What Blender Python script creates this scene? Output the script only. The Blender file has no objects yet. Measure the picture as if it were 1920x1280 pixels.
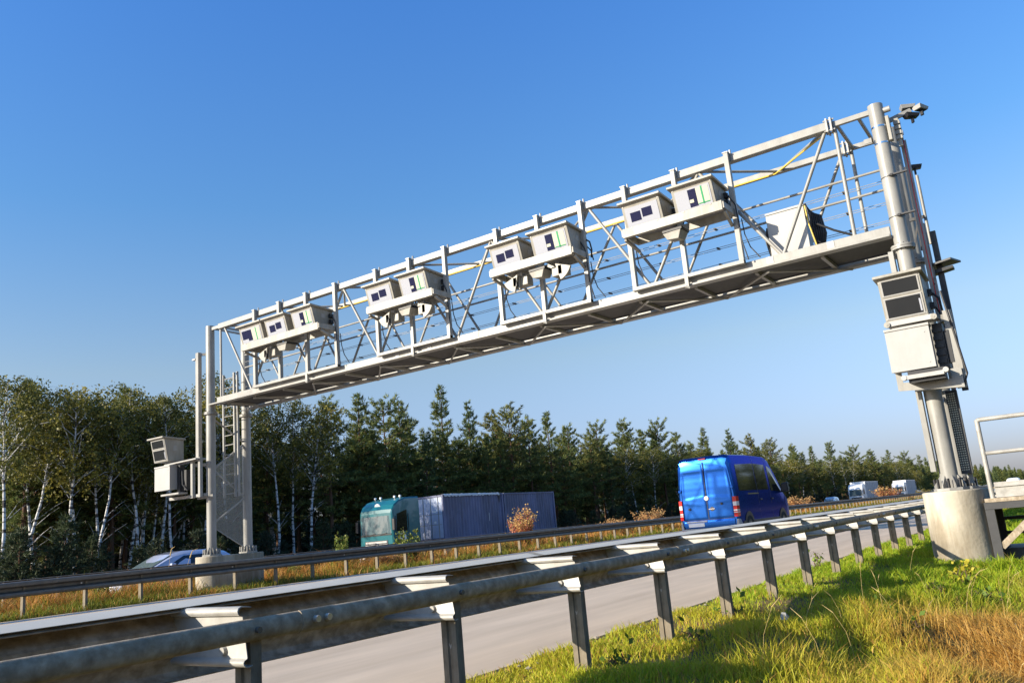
import bpy, math, random
import numpy as np
from mathutils import Vector, Matrix
random.seed(7); rng = np.random.default_rng(7)
S = bpy.context.scene; COL = S.collection
R = math.radians

# ------------------------------------------------------------------ camera
CAMH = 0.95
PITCH, ROLL, YAW, FPX = R(12.634), R(5.126), R(33.79), 1550.0
cd = bpy.data.cameras.new('camera'); cam = bpy.data.objects.new('camera', cd); COL.objects.link(cam)
fwd0 = Vector((-math.sin(YAW), math.cos(YAW), 0)); right0 = Vector((math.cos(YAW), math.sin(YAW), 0)); upz = Vector((0, 0, 1))
F = math.cos(PITCH) * fwd0 + math.sin(PITCH) * upz
U1 = -math.sin(PITCH) * fwd0 + math.cos(PITCH) * upz
RX = math.cos(ROLL) * right0 - math.sin(ROLL) * U1
UX = math.sin(ROLL) * right0 + math.cos(ROLL) * U1
cam.matrix_world = Matrix(((RX.x, UX.x, -F.x, 0), (RX.y, UX.y, -F.y, 0), (RX.z, UX.z, -F.z, CAMH), (0, 0, 0, 1)))
cd.sensor_width = 36.0; cd.sensor_fit = 'HORIZONTAL'; cd.lens = FPX / 1920 * 36
cd.clip_start = 0.05; cd.clip_end = 9000
S.camera = cam

# ------------------------------------------------------------------ sky + sun
SUN_AZ, SUN_EL = R(33), R(19.8)          # azimuth from -Y towards -X
sd = Vector((-math.sin(SUN_AZ) * math.cos(SUN_EL), -math.cos(SUN_AZ) * math.cos(SUN_EL), math.sin(SUN_EL)))
W = bpy.data.worlds.new('World'); S.world = W; W.use_nodes = True
nt = W.node_tree
sky = nt.nodes.new('ShaderNodeTexSky'); sky.sky_type = 'NISHITA'; sky.sun_disc = False
sky.sun_elevation = SUN_EL; sky.sun_rotation = math.atan2(sd.x, sd.y)
sky.air_density = 1.6; sky.dust_density = 1.0; sky.ozone_density = 4.0; sky.altitude = 50
hs = nt.nodes.new('ShaderNodeHueSaturation'); hs.inputs['Saturation'].default_value = 1.0; hs.inputs['Value'].default_value = 1.0
nt.links.new(sky.outputs[0], hs.inputs['Color'])
bg = nt.nodes['Background']; bg.inputs[1].default_value = 0.108
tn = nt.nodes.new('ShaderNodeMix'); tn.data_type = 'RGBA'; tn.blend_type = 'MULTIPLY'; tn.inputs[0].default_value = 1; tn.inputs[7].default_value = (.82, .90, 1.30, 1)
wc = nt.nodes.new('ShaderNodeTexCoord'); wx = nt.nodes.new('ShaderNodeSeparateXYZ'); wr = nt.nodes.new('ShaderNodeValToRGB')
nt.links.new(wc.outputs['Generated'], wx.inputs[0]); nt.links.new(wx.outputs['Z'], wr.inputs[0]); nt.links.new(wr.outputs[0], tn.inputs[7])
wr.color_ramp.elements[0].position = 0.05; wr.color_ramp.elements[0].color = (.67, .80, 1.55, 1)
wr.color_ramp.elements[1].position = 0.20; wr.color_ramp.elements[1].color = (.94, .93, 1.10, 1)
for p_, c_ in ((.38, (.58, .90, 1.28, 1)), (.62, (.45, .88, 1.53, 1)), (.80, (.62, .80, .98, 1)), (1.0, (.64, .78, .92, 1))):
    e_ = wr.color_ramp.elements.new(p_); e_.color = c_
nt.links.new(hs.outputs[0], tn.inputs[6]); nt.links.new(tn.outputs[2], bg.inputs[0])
sl = bpy.data.lights.new('sun', 'SUN'); so = bpy.data.objects.new('sun', sl); COL.objects.link(so)
sl.energy = 5.0; sl.angle = R(0.5); sl.color = (1.0, 0.90, 0.74)
so.rotation_euler = (-sd).to_track_quat('-Z', 'Y').to_euler(); so.location = (-30, -40, 60)
S.view_settings.view_transform = 'Standard'; S.view_settings.look = 'None'
S.view_settings.exposure = 0.72; S.view_settings.gamma = 1.0
S.cycles.max_bounces = 6; S.cycles.transparent_max_bounces = 12

# ------------------------------------------------------------------ materials
def mat(name, col, rough=0.6, metal=0.0, var=0.0, scale=5.0, bump=0.0, bscale=40.0, coat=0.0, spec=0.5, stretch=None, col2=None, trans=0.0, attr=False, detail=6, rvar=0.0, coord='Object'):
    m = bpy.data.materials.new(name); m.use_nodes = True; n = m.node_tree; L = n.links
    b = n.nodes['Principled BSDF']
    b.inputs['Roughness'].default_value = rough; b.inputs['Metallic'].default_value = metal
    b.inputs['Coat Weight'].default_value = coat; b.inputs['Specular IOR Level'].default_value = spec
    b.inputs['Base Color'].default_value = (*col, 1)
    tc = n.nodes.new('ShaderNodeTexCoord'); mp = n.nodes.new('ShaderNodeMapping')
    L.new(tc.outputs[coord], mp.inputs[0])
    if stretch: mp.inputs['Scale'].default_value = stretch
    src = None
    if attr:
        a = n.nodes.new('ShaderNodeAttribute'); a.attribute_name = 'Col'; src = a.outputs['Color']
    if var > 0 or col2:
        nz = n.nodes.new('ShaderNodeTexNoise'); nz.inputs['Scale'].default_value = scale; nz.inputs['Detail'].default_value = detail
        L.new(mp.outputs[0], nz.inputs['Vector'])
        if col2:
            rp = n.nodes.new('ShaderNodeValToRGB'); L.new(nz.outputs['Fac'], rp.inputs[0])
            rp.color_ramp.elements[0].position = 0.36; rp.color_ramp.elements[1].position = 0.66
            rp.color_ramp.elements[0].color = (*col, 1); rp.color_ramp.elements[1].color = (*col2, 1)
            out = rp.outputs[0]
        else:
            mr = n.nodes.new('ShaderNodeMapRange'); L.new(nz.outputs['Fac'], mr.inputs[0])
            mr.inputs[1].default_value = 0.3; mr.inputs[2].default_value = 0.7
            mr.inputs[3].default_value = 1 - var; mr.inputs[4].default_value = 1 + var
            mx = n.nodes.new('ShaderNodeMix'); mx.data_type = 'RGBA'; mx.blend_type = 'MULTIPLY'; mx.inputs[0].default_value = 1
            if src: L.new(src, mx.inputs[6])
            else: mx.inputs[6].default_value = (*col, 1)
            L.new(mr.outputs[0], mx.inputs[7]); out = mx.outputs[2]
        L.new(out, b.inputs['Base Color']); src = out
        if rvar:
            m2 = n.nodes.new('ShaderNodeMapRange'); L.new(nz.outputs['Fac'], m2.inputs[0])
            m2.inputs[1].default_value = .3; m2.inputs[2].default_value = .7
            m2.inputs[3].default_value = max(0, rough - rvar); m2.inputs[4].default_value = min(1, rough + rvar)
            L.new(m2.outputs[0], b.inputs['Roughness'])
    elif src: L.new(src, b.inputs['Base Color'])
    if bump > 0:
        nb = n.nodes.new('ShaderNodeTexNoise'); nb.inputs['Scale'].default_value = bscale; nb.inputs['Detail'].default_value = 4
        L.new(mp.outputs[0], nb.inputs['Vector'])
        bp = n.nodes.new('ShaderNodeBump'); bp.inputs['Strength'].default_value = bump; bp.inputs['Distance'].default_value = 0.02
        L.new(nb.outputs['Fac'], bp.inputs['Height']); L.new(bp.outputs[0], b.inputs['Normal'])
    if trans > 0:
        tr = n.nodes.new('ShaderNodeBsdfTranslucent')
        if src: L.new(src, tr.inputs[0])
        else: tr.inputs[0].default_value = (*col, 1)
        ms = n.nodes.new('ShaderNodeMixShader'); ms.inputs[0].default_value = trans
        L.new(b.outputs[0], ms.inputs[1]); L.new(tr.outputs[0], ms.inputs[2])
        L.new(ms.outputs[0], n.nodes['Material Output'].inputs[0])
    return m

M = {}
M['cream'] = mat('cream_paint', (.32, .312, .285), .42, var=.07, scale=2.2, rvar=.1, bump=.03, bscale=60)
M['boxcream'] = mat('housing_paint', (.335, .318, .272), .45, var=.05, scale=3, rvar=.08)
M['white'] = mat('white_panel', (.40, .392, .37), .38, var=.03, scale=4)
M['greyplate'] = mat('grey_plate', (.36, .35, .33), .5, metal=.3, var=.1, scale=6)
M['dark'] = mat('dark_rubber', (.02, .02, .022), .5)
M['darksteel'] = mat('dark_steel', (.05, .05, .052), .55, metal=.2, var=.15, scale=8)
M['grate'] = mat('walkway_grate', (.055, .053, .05), .7, var=.2, scale=12)
M['galv'] = mat('galvanised_steel', (.40, .40, .39), .42, metal=.75, var=.22, scale=7, rvar=.14, bump=.05, bscale=80, detail=9)
M['galvdirty'] = mat('weathered_galvanised_steel', (.42, .35, .26), .7, metal=0, spec=.15, var=.25, scale=16, rvar=.15, bump=.08, bscale=50, detail=10)
M['galvfar'] = mat('dull_steel', (.14, .13, .112), .5, metal=.25, var=.2, scale=6)
M['railtop'] = mat('sunlit_steel_edge', (.74, .67, .54), .5, var=.06, scale=5)  # beam lip coloured paler and warmer than the beam, sunlight put into the colour
M['galvpost'] = mat('galvanised_post', (.27, .235, .18), .8, metal=.0, spec=.15, var=.25, scale=10, rvar=.1, bump=.06, detail=9)
M['galvwhite'] = mat('bright_galvanised_steel', (.40, .385, .35), .5, metal=.1, var=.12, scale=9, rvar=.1, bump=.04)
M['bolt'] = mat('zinc_bolt', (.5, .49, .46), .4, metal=.7)
M['boltdark'] = mat('dull_bolt', (.12, .12, .115), .5, metal=.5)
M['concrete'] = mat('cast_concrete', (.45, .40, .31), .85, var=.30, scale=1.7, bump=.25, bscale=25, detail=10)
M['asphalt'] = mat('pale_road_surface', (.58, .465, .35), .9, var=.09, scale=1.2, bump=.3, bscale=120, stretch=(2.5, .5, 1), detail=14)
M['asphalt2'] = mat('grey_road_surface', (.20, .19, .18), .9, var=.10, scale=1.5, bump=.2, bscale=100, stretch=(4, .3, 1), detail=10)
M['paint'] = mat('road_paint', (.75, .75, .72), .7, var=.1, scale=6)
M['soil'] = mat('verge_soil', (.075, .075, .02), .95, col2=(.20, .13, .05), scale=1.8, bump=.8, bscale=30, detail=10)
M['straw'] = mat('median_soil', (.11, .085, .03), .95, col2=(.26, .14, .05), scale=.9, bump=.8, bscale=20, detail=10)
M['floor'] = mat('forest_floor', (.035, .028, .016), .95, col2=(.06, .055, .022), scale=.5, bump=.8, bscale=10, detail=8)
M['meadow'] = mat('meadow', (.14, .15, .02), .95, col2=(.22, .19, .03), scale=.4, bump=.6, bscale=12, detail=10)
M['glass'] = mat('dark_glass', (.012, .014, .016), .04, spec=.6)
M['vanglass'] = mat('tinted_glass', (.008, .010, .010), .05, spec=.6)
M['navypane'] = mat('navy_pane', (.012, .014, .05), .12)
M['beigepane'] = mat('beige_pane', (.55, .55, .42), .3)
M['green'] = mat('green_strip', (.02, .30, .12), .4)
M['palepane'] = mat('pale_pane', (.42, .43, .47), .15)
M['yellow'] = mat('yellow_cable', (.75, .50, .05), .5)
M['vanblue'] = mat('blue_metallic_paint', (.018, .105, .42), .24, metal=.85, coat=.08, spec=.5)
M['vanblue'].node_tree.nodes['Principled BSDF'].inputs['Coat Roughness'].default_value = .08
M['vanblue'].node_tree.nodes['Principled BSDF'].inputs['Specular Tint'].default_value = (.10, .18, .45, 1)
M['bumper'] = mat('grey_bumper_plastic', (.40, .39, .37), .5)
M['blackplastic'] = mat('black_plastic', (.014, .014, .016), .4)
M['red'] = mat('red_lamp_glass', (.60, .012, .012), .15, coat=.6)
M['orange'] = mat('orange_lamp_glass', (.8, .25, .02), .15, coat=.6)
M['lampwhite'] = mat('clear_lamp_glass', (.75, .74, .72), .15, coat=.6)
M['plate'] = mat('number_plate', (.82, .82, .80), .3)
M['chrome'] = mat('chrome', (.75, .75, .76), .15, metal=1)
M['tyre'] = mat('tyre_rubber', (.018, .018, .018), .8)
M['rim'] = mat('wheel_rim', (.35, .35, .36), .35, metal=.8)
M['teal'] = mat('teal_cab_paint', (.006, .115, .135), .28, coat=.7, var=.05, scale=2)
M['contblue'] = mat('container_blue', (.15, .165, .275), .55, var=.12, scale=3, stretch=(1, 1, .4), detail=9)
M['contpale'] = mat('container_door_paint', (.50, .55, .68), .45, var=.08, scale=3)
M['tarp'] = mat('white_tarp', (.62, .62, .62), .6)
M['truckwhite'] = mat('white_cab_paint', (.78, .77, .76), .3, coat=.5)
M['boxgrey'] = mat('grey_trailer_side', (.34, .36, .40), .5, var=.08, scale=1.5)
M['carblue'] = mat('pale_blue_car_paint', (.50, .53, .66), .28, metal=.25, coat=1)
M['carsilver'] = mat('silver_car_paint', (.50, .53, .60), .25, metal=.5, coat=1)
M['windscreen'] = mat('windscreen_glass', (.10, .14, .15), .03, spec=.9)
M['bark'] = mat('pine_bark', (.12, .062, .034), .9, var=.35, scale=3, bump=.6, bscale=12, stretch=(2, 2, .6))
M['needle'] = mat('pine_needles', (.05, .08, .03), .62, attr=True, trans=.25, var=.25, scale=.7, spec=.3)
M['leaf'] = mat('leaves', (.1, .1, .03), .55, attr=True, trans=.35, var=.2, scale=1.2, spec=.35)
M['grass'] = mat('grass_blades', (.2, .3, .03), .55, attr=True, trans=.38, var=.18, scale=2.0, spec=.3)
M['stem'] = mat('shrub_stems', (.10, .06, .04), .9)
def grime(m, amount, scale, stretch):        # streaks and blotches of dirt multiplied into the base colour
    n = m.node_tree; L = n.links; b = n.nodes['Principled BSDF']
    src = b.inputs['Base Color'].links[0].from_socket if b.inputs['Base Color'].links else None
    tc = n.nodes.new('ShaderNodeTexCoord'); mp = n.nodes.new('ShaderNodeMapping'); mp.inputs['Scale'].default_value = stretch
    nz = n.nodes.new('ShaderNodeTexNoise'); nz.inputs['Scale'].default_value = scale; nz.inputs['Detail'].default_value = 8; nz.inputs['Roughness'].default_value = .65
    rp = n.nodes.new('ShaderNodeValToRGB'); rp.color_ramp.elements[0].position = .40; rp.color_ramp.elements[1].position = .60
    rp.color_ramp.elements[0].color = (1 - amount, 1 - amount * 1.1, 1 - amount * 1.25, 1); rp.color_ramp.elements[1].color = (1, 1, 1, 1)
    mx = n.nodes.new('ShaderNodeMix'); mx.data_type = 'RGBA'; mx.blend_type = 'MULTIPLY'; mx.inputs[0].default_value = 1
    L.new(tc.outputs['Object'], mp.inputs[0]); L.new(mp.outputs[0], nz.inputs['Vector']); L.new(nz.outputs['Fac'], rp.inputs[0])
    if src: L.new(src, mx.inputs[6])
    else: mx.inputs[6].default_value = b.inputs['Base Color'].default_value
    L.new(rp.outputs[0], mx.inputs[7]); L.new(mx.outputs[2], b.inputs['Base Color'])
grime(M['concrete'], .38, 1.6, (2.2, 2.2, .35)); grime(M['cream'], .16, 3.0, (2, 2, .5)); grime(M['boxcream'], .20, 3.5, (2, 2, .4))
grime(M['galvdirty'], .32, 14.0, (1.5, 1, 1)); grime(M['galvpost'], .30, 6.0, (2, 2, .5)); grime(M['galvwhite'], .18, 6.0, (1, 1, 1)); grime(M['contblue'], .30, 1.2, (1, 1, .35))
grime(M['asphalt'], .10, .9, (2.2, .12, 1)); grime(M['white'], .08, 2.5, (2, 2, .5)); grime(M['boxgrey'], .25, .8, (1, 1, .4))
# white bark with dark horizontal flecks
def birchbark():
    m = mat('birch_bark', (.62, .60, .57), .75)
    n = m.node_tree; L = n.links; b = n.nodes['Principled BSDF']
    tc = n.nodes.new('ShaderNodeTexCoord'); mp = n.nodes.new('ShaderNodeMapping'); mp.inputs['Scale'].default_value = (1.2, 1.2, 4.5)
    nz = n.nodes.new('ShaderNodeTexNoise'); nz.inputs['Scale'].default_value = 1.6; nz.inputs['Detail'].default_value = 5
    rp = n.nodes.new('ShaderNodeValToRGB'); rp.color_ramp.elements[0].position = .42; rp.color_ramp.elements[1].position = .50
    rp.color_ramp.elements[0].color = (.035, .03, .028, 1); rp.color_ramp.elements[1].color = (.64, .62, .60, 1)
    L.new(tc.outputs['Object'], mp.inputs[0]); L.new(mp.outputs[0], nz.inputs['Vector']); L.new(nz.outputs['Fac'], rp.inputs[0]); L.new(rp.outputs[0], b.inputs['Base Color'])
    return m
M['birch'] = birchbark()
def meshscreen():                        # perforated metal: holes see through
    m = mat('perforated_metal', (.50, .48, .42), .5, metal=.2)
    n = m.node_tree; L = n.links; b = n.nodes['Principled BSDF']
    tc = n.nodes.new('ShaderNodeTexCoord'); vo = n.nodes.new('ShaderNodeTexVoronoi'); vo.inputs['Scale'].default_value = 42; vo.inputs['Randomness'].default_value = 0
    mt = n.nodes.new('ShaderNodeMath'); mt.operation = 'GREATER_THAN'; mt.inputs[1].default_value = .44
    mp = n.nodes.new('ShaderNodeMapping'); mp.inputs['Scale'].default_value = (0, 1, 1); L.new(tc.outputs['Object'], mp.inputs[0]); L.new(mp.outputs[0], vo.inputs['Vector']); L.new(vo.outputs['Distance'], mt.inputs[0]); L.new(mt.outputs[0], b.inputs['Alpha'])
    return m
M['screen'] = meshscreen()

# ------------------------------------------------------------------ mesh helpers
class MB:
    def __init__(s): s.v = []; s.f = []
    def add(s, vs, fs):
        o = len(s.v); s.v += [tuple(p) for p in vs]; s.f += [tuple(i + o for i in q) for q in fs]; return s
    def box(s, x0, x1, y0, y1, z0, z1):
        v = [(x0, y0, z0), (x1, y0, z0), (x1, y1, z0), (x0, y1, z0), (x0, y0, z1), (x1, y0, z1), (x1, y1, z1), (x0, y1, z1)]
        return s.add(v, [(0, 3, 2, 1), (4, 5, 6, 7), (0, 1, 5, 4), (1, 2, 6, 5), (2, 3, 7, 6), (3, 0, 4, 7)])
    def hexa(s, v): return s.add(v, [(0, 3, 2, 1), (4, 5, 6, 7), (0, 1, 5, 4), (1, 2, 6, 5), (2, 3, 7, 6), (3, 0, 4, 7)])
    def tube(s, p, q, r, n=10, r2=None, cap=True):
        p = Vector(p); q = Vector(q); d = (q - p).normalized(); a = d.orthogonal().normalized(); b = d.cross(a); r2 = r if r2 is None else r2
        vs = []
        for c, rr in ((p, r), (q, r2)):
            for i in range(n):
                t = 2 * math.pi * i / n; vs.append(c + (a * math.cos(t) + b * math.sin(t)) * rr)
        fs = [(i, (i + 1) % n, n + (i + 1) % n, n + i) for i in range(n)]
        if cap: fs += [tuple(range(n))[::-1], tuple(range(n, 2 * n))]
        return s.add(vs, fs)
    def poly(s, pts, r, n=7, taper=None):
        P = [Vector(p) for p in pts]; k = len(P); vs = []; up = None
        for i, p in enumerate(P):
            d = (P[min(i + 1, k - 1)] - P[max(i - 1, 0)]).normalized()
            if up is None: up = d.orthogonal().normalized()
            a = (up - d * up.dot(d)).normalized(); up = a; b = d.cross(a)
            rr = r if taper is None else r + (taper - r) * i / (k - 1)
            for j in range(n):
                t = 2 * math.pi * j / n; vs.append(p + (a * math.cos(t) + b * math.sin(t)) * rr)
        fs = [(i * n + j, i * n + (j + 1) % n, (i + 1) * n + (j + 1) % n, (i + 1) * n + j) for i in range(k - 1) for j in range(n)]
        fs += [tuple(range(n))[::-1], tuple(range((k - 1) * n, k * n))]
        return s.add(vs, fs)
    def prism(s, poly, f):                # poly: 2-D list; f(u, v, t) -> point, t in {0,1}
        n = len(poly); vs = [f(u, v, 0) for u, v in poly] + [f(u, v, 1) for u, v in poly]
        return s.add(vs, [tuple(range(n))[::-1], tuple(range(n, 2 * n))] + [(i, (i + 1) % n, n + (i + 1) % n, n + i) for i in range(n)])
    def bar(s, p, q, w, h):               # square bar, w across, h vertical-ish
        p = Vector(p); q = Vector(q); d = (q - p).normalized(); ref = Vector((0, 0, 1)) if abs(d.z) < .9 else Vector((0, 1, 0))
        a = d.cross(ref).normalized() * w / 2; b = a.cross(d).normalized() * h / 2
        return s.hexa([p - a - b, p + a - b, q + a - b, q - a - b, p - a + b, p + a + b, q + a + b, q - a + b])
    def grid(s, rows):
        n = len(rows[0]); vs = [p for r in rows for p in r]
        return s.add(vs, [(i * n + j, i * n + j + 1, (i + 1) * n + j + 1, (i + 1) * n + j) for i in range(len(rows) - 1) for j in range(n - 1)])
    def mesh(s, name, m, smooth=False):
        me = bpy.data.meshes.new(name); me.from_pydata(s.v, [], s.f); me.update()
        import bmesh
        bm = bmesh.new(); bm.from_mesh(me); bmesh.ops.recalc_face_normals(bm, faces=bm.faces); bm.to_mesh(me); bm.free()
        if m: me.materials.append(m)
        if smooth:
            me.polygons.foreach_set('use_smooth', [True] * len(me.polygons))
            me.set_sharp_from_angle(angle=R(55 if smooth is True else 38 if smooth == 2 else smooth))
        return me
    def split(s, name, m, parent):           # every loose piece an object of its own
        par = list(range(len(s.v)))
        def find(i):
            while par[i] != i: par[i] = par[par[i]]; i = par[i]
            return i
        for f in s.f:
            for i in f[1:]: par[find(i)] = find(f[0])
        gr = {}
        for f in s.f: gr.setdefault(find(f[0]), []).append(f)
        out = []
        for fs in gr.values():
            ids = sorted({i for f in fs for i in f}); mp = {i: k for k, i in enumerate(ids)}; b = MB(); b.v = [s.v[i] for i in ids]; b.f = [tuple(mp[i] for i in f) for f in fs]; out.append(b.build(name, m, parent))
        return out
    def build(s, name, m, parent=None, smooth=False, bevel=0, solid=0):
        o = bpy.data.objects.new(name, s.mesh(name, m, smooth)); COL.objects.link(o)
        if solid:
            q = o.modifiers.new('solid', 'SOLIDIFY'); q.thickness = solid; q.offset = 0
        if bevel:
            q = o.modifiers.new('bevel', 'BEVEL'); q.width = bevel; q.segments = 2; q.limit_method = 'ANGLE'; q.angle_limit = R(40)
        if parent: o.parent = parent
        return o
def tag(o, label=None, cat=None, group=None, kind=None):
    if label: o['label'] = label
    if cat: o['category'] = cat
    if group: o['group'] = group
    if kind: o['kind'] = kind
    return o
def empty(name, loc=(0, 0, 0), rz=0, label=None, cat=None, group=None):
    o = bpy.data.objects.new(name, None); o.empty_display_size = .3; COL.objects.link(o); o.location = loc; o.rotation_euler.z = rz
    return tag(o, label, cat, group)
KIDS = {}
def kids(o): return [c for c in bpy.data.objects if c.parent is o]
def inst(name, me, parent=None, loc=None):
    o = bpy.data.objects.new(name, me); COL.objects.link(o)
    if parent: o.parent = parent
    if loc is not None: o.location = loc
    return o
def fast_mesh(name, V, T, C=None, m=None, smooth=False):      # V (n,3), T (k,3) triangles, C (n,3) colours
    me = bpy.data.meshes.new(name); me.vertices.add(len(V)); me.vertices.foreach_set('co', np.asarray(V, np.float32).ravel())
    me.loops.add(T.size); me.loops.foreach_set('vertex_index', T.astype(np.int32).ravel())
    me.polygons.add(len(T)); me.polygons.foreach_set('loop_start', np.arange(0, T.size, 3, dtype=np.int32))
    me.update(calc_edges=True)
    if C is not None:
        a = me.color_attributes.new('Col', 'FLOAT_COLOR', 'POINT')
        a.data.foreach_set('color', np.concatenate([C, np.ones((len(C), 1))], 1).astype(np.float32).ravel())
    if m: me.materials.append(m)
    if smooth: me.polygons.foreach_set('use_smooth', np.ones(len(T), bool))
    return me

# ------------------------------------------------------------------ the ground
def sstep(a, b, x):
    t = np.clip((x - a) / (b - a), 0, 1); return t * t * (3 - 2 * t)
def gz(x, y):
    x = np.asarray(x, float); y = np.asarray(y, float)
    z = np.interp(x, [-3000, -60, -44, -38, -36.5, -23.3, -22, -19.2, -18.6, -3.72, -3.60, -3.0, -1.9, -.6, 1.5, 4, 60, 3000],
                  [-1.5, -.8, -.6, -.66, -.64, -.24, -.05, -.0, -.05, -.05, .0, -.01, -.13, -.33, -.62, -.9, -1.3, -1.5])
    a = sstep(-3.4, -2.4, x) * (1 - sstep(3, 12, x))
    z = z + a * (.035 * np.sin(x * 3.1 + y * 1.3) * np.sin(y * 1.9 - x * .7) + .03 * np.sin(x * 1.7 - y * 2.9 + 1) + .085 * sstep(-2.3, -1.4, x) * np.sin(y * 2.3 + x * 2) * np.sin(x * 2.9 + .6))
    b = sstep(-23.3, -22.5, x) * (1 - sstep(-20, -19.2, x))
    return z + b * .06 * np.sin(y * .8 + x)
xs = np.unique(np.round(np.concatenate([[-3000, -1200, -500, -200, -120, -80, -60, -50, -44, -40, -38, -37, -36.5, -36, -30, -25, -23.3, -22.9, -22.5, -22, -21.5, -21, -20.5, -20, -19.6, -19.2, -18.9, -18.6, -15, -10, -6, -3.9, -3.72], np.arange(-3.6, 4.01, .12), [4.5, 5, 6, 8, 11, 15, 20, 40, 60, 120, 300, 900, 3000]]), 3))
ys = np.unique(np.concatenate([[-400, -150, -60, -25, -10, -5, -2], np.arange(0, 34, .16), np.arange(34, 90, 1.5), [100, 130, 170, 220, 300, 450, 700, 1200, 2500, 5000]]))
X, Y = np.meshgrid(xs, ys); Z = gz(X, Y)
nx = len(xs); V = np.stack([X, Y, Z], -1).reshape(-1, 3)
i, j = np.meshgrid(np.arange(len(ys) - 1), np.arange(nx - 1), indexing='ij'); q = (i * nx + j).ravel()
T = np.concatenate([np.stack([q, q + 1, q + nx + 1], 1), np.stack([q, q + nx + 1, q + nx], 1)])
gm = fast_mesh('ground', V, T, None, M['soil'], True)
for k in ('straw', 'floor', 'meadow'): gm.materials.append(M[k])
cx = V[T].mean(1)[:, 0]; cyy = V[T].mean(1)[:, 1]
gm.polygons.foreach_set('material_index', np.where(cx < -36.6, 2, np.where(cx < -10, 1, np.where((cx > 5) | (cyy > 60), 3, 0))).astype(np.int32))
tag(inst('ground', gm), kind='structure')
def strip(name, m, x0, x1, z0, z1, y0=-150, y1=2500, n=40, th=.2):
    b = MB(); yy = [y0 + (y1 - y0) * (t / n) ** 2 for t in range(n + 1)]
    b.grid([[(x0, y, z0), (x1, y, z1)] for y in yy])
    b.grid([[(x1, y, z1), (x1, y, z1 - th)] for y in yy])
    return tag(b.build(name, m), kind='structure')
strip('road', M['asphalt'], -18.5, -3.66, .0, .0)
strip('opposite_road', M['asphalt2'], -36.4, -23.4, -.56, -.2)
strip('edge_line', M['paint'], -6.75, -6.55, .005, .005, th=.001)
strip('median_edge_line', M['paint'], -17.9, -17.75, .005, .005, th=.001)
b = MB()
for xx in (-10.35, -14.05):
    for k in range(-6, 60):
        y0 = k * 18; b.add([(xx, y0, .005), (xx + .15, y0, .005), (xx + .15, y0 + 6, .005), (xx, y0 + 6, .005)], [(0, 1, 2, 3)])
tag(b.build('lane_markings', M['paint']), kind='structure')

# ------------------------------------------------------------------ guardrails
def sheet_along_y(pts, y0, y1, th=.004, n=1, joints=None):      # thin folded sheet extruded along Y; pts (x,z)
    b = MB(); k = len(pts)
    P = [Vector((p[0], p[1], 0)) for p in pts]; off = []
    for i in range(k):
        d = (P[min(i + 1, k - 1)] - P[max(i - 1, 0)]).normalized(); off.append(Vector((-d.y, d.x, 0)) * th)
    ring = [(p.x, p.y) for p in P] + [(P[i].x + off[i].x, P[i].y + off[i].y) for i in range(k - 1, -1, -1)]
    m = len(ring); yy = [y0 + (y1 - y0) * t / n for t in range(n + 1)]
    vs = [(u, y, v) for y in yy for u, v in ring]
    fs = [(a * m + i, a * m + (i + 1) % m, (a + 1) * m + (i + 1) % m, (a + 1) * m + i) for a in range(n) for i in range(m)]
    b.add(vs, fs + [tuple(range(m))[::-1], tuple(range(n * m, (n + 1) * m))]); return b
NR = empty('guard_rail', (0, 0, 0), 0, 'weathered grey steel guard rail in the foreground seen from its post side', 'guard rail')
BX = -3.45
beam_prof = [(BX + .095, .722), (BX + .03, .742), (BX - .015, .75), (BX - .03, .735), (BX - .028, .71), (BX + .005, .675), (BX + .028, .65), (BX + .03, .60), (BX + .028, .56), (BX + .005, .53), (BX - .028, .49), (BX - .03, .465), (BX - .012, .442), (BX + .03, .428)]
y = -2.9
for k in range(18):                      # lapped four-metre lengths
    o = sheet_along_y([(u + (.005 if k % 2 else 0), v + (.0015 if k % 2 else 0)) for u, v in beam_prof], y, y + 4.12, .004, 1).build('beam_section', M['galvdirty'], NR, smooth=2); y += 4.0
lip = []
y = -2.9
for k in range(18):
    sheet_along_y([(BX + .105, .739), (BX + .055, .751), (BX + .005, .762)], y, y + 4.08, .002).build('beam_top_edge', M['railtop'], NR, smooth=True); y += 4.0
# rear rail, a half-round section
def rear_rail(y0, y1):
    pts = [(-2.935, .592)] + [(-2.935 + .036 * math.sin(t), .637 - .045 * math.cos(t)) for t in np.linspace(0, math.pi, 11)] + [(-2.94, .68)]
    return sheet_along_y(pts, y0, y1, .004)
y = -1.44
for k in range(18):
    rear_rail(y, y + 4.0).build('rear_rail', M['galvdirty'], NR, smooth=True)
    s_ = MB()
    pts = [(-2.934 + .039 * math.sin(t), .637 - .048 * math.cos(t)) for t in np.linspace(.15, math.pi - .15, 10)]
    j = sheet_along_y(pts, y - .03, y + .17, .004).build('rail_sleeve', M['galvdirty'], NR, smooth=True)
    bb = MB()
    for q in (.035, .10):
        bb.tube((-2.896, y + q, .64), (-2.872, y + q, .64), .015, 10)
    bb.split('sleeve_bolt', M['bolt'], j)
    y += 4.0
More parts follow.
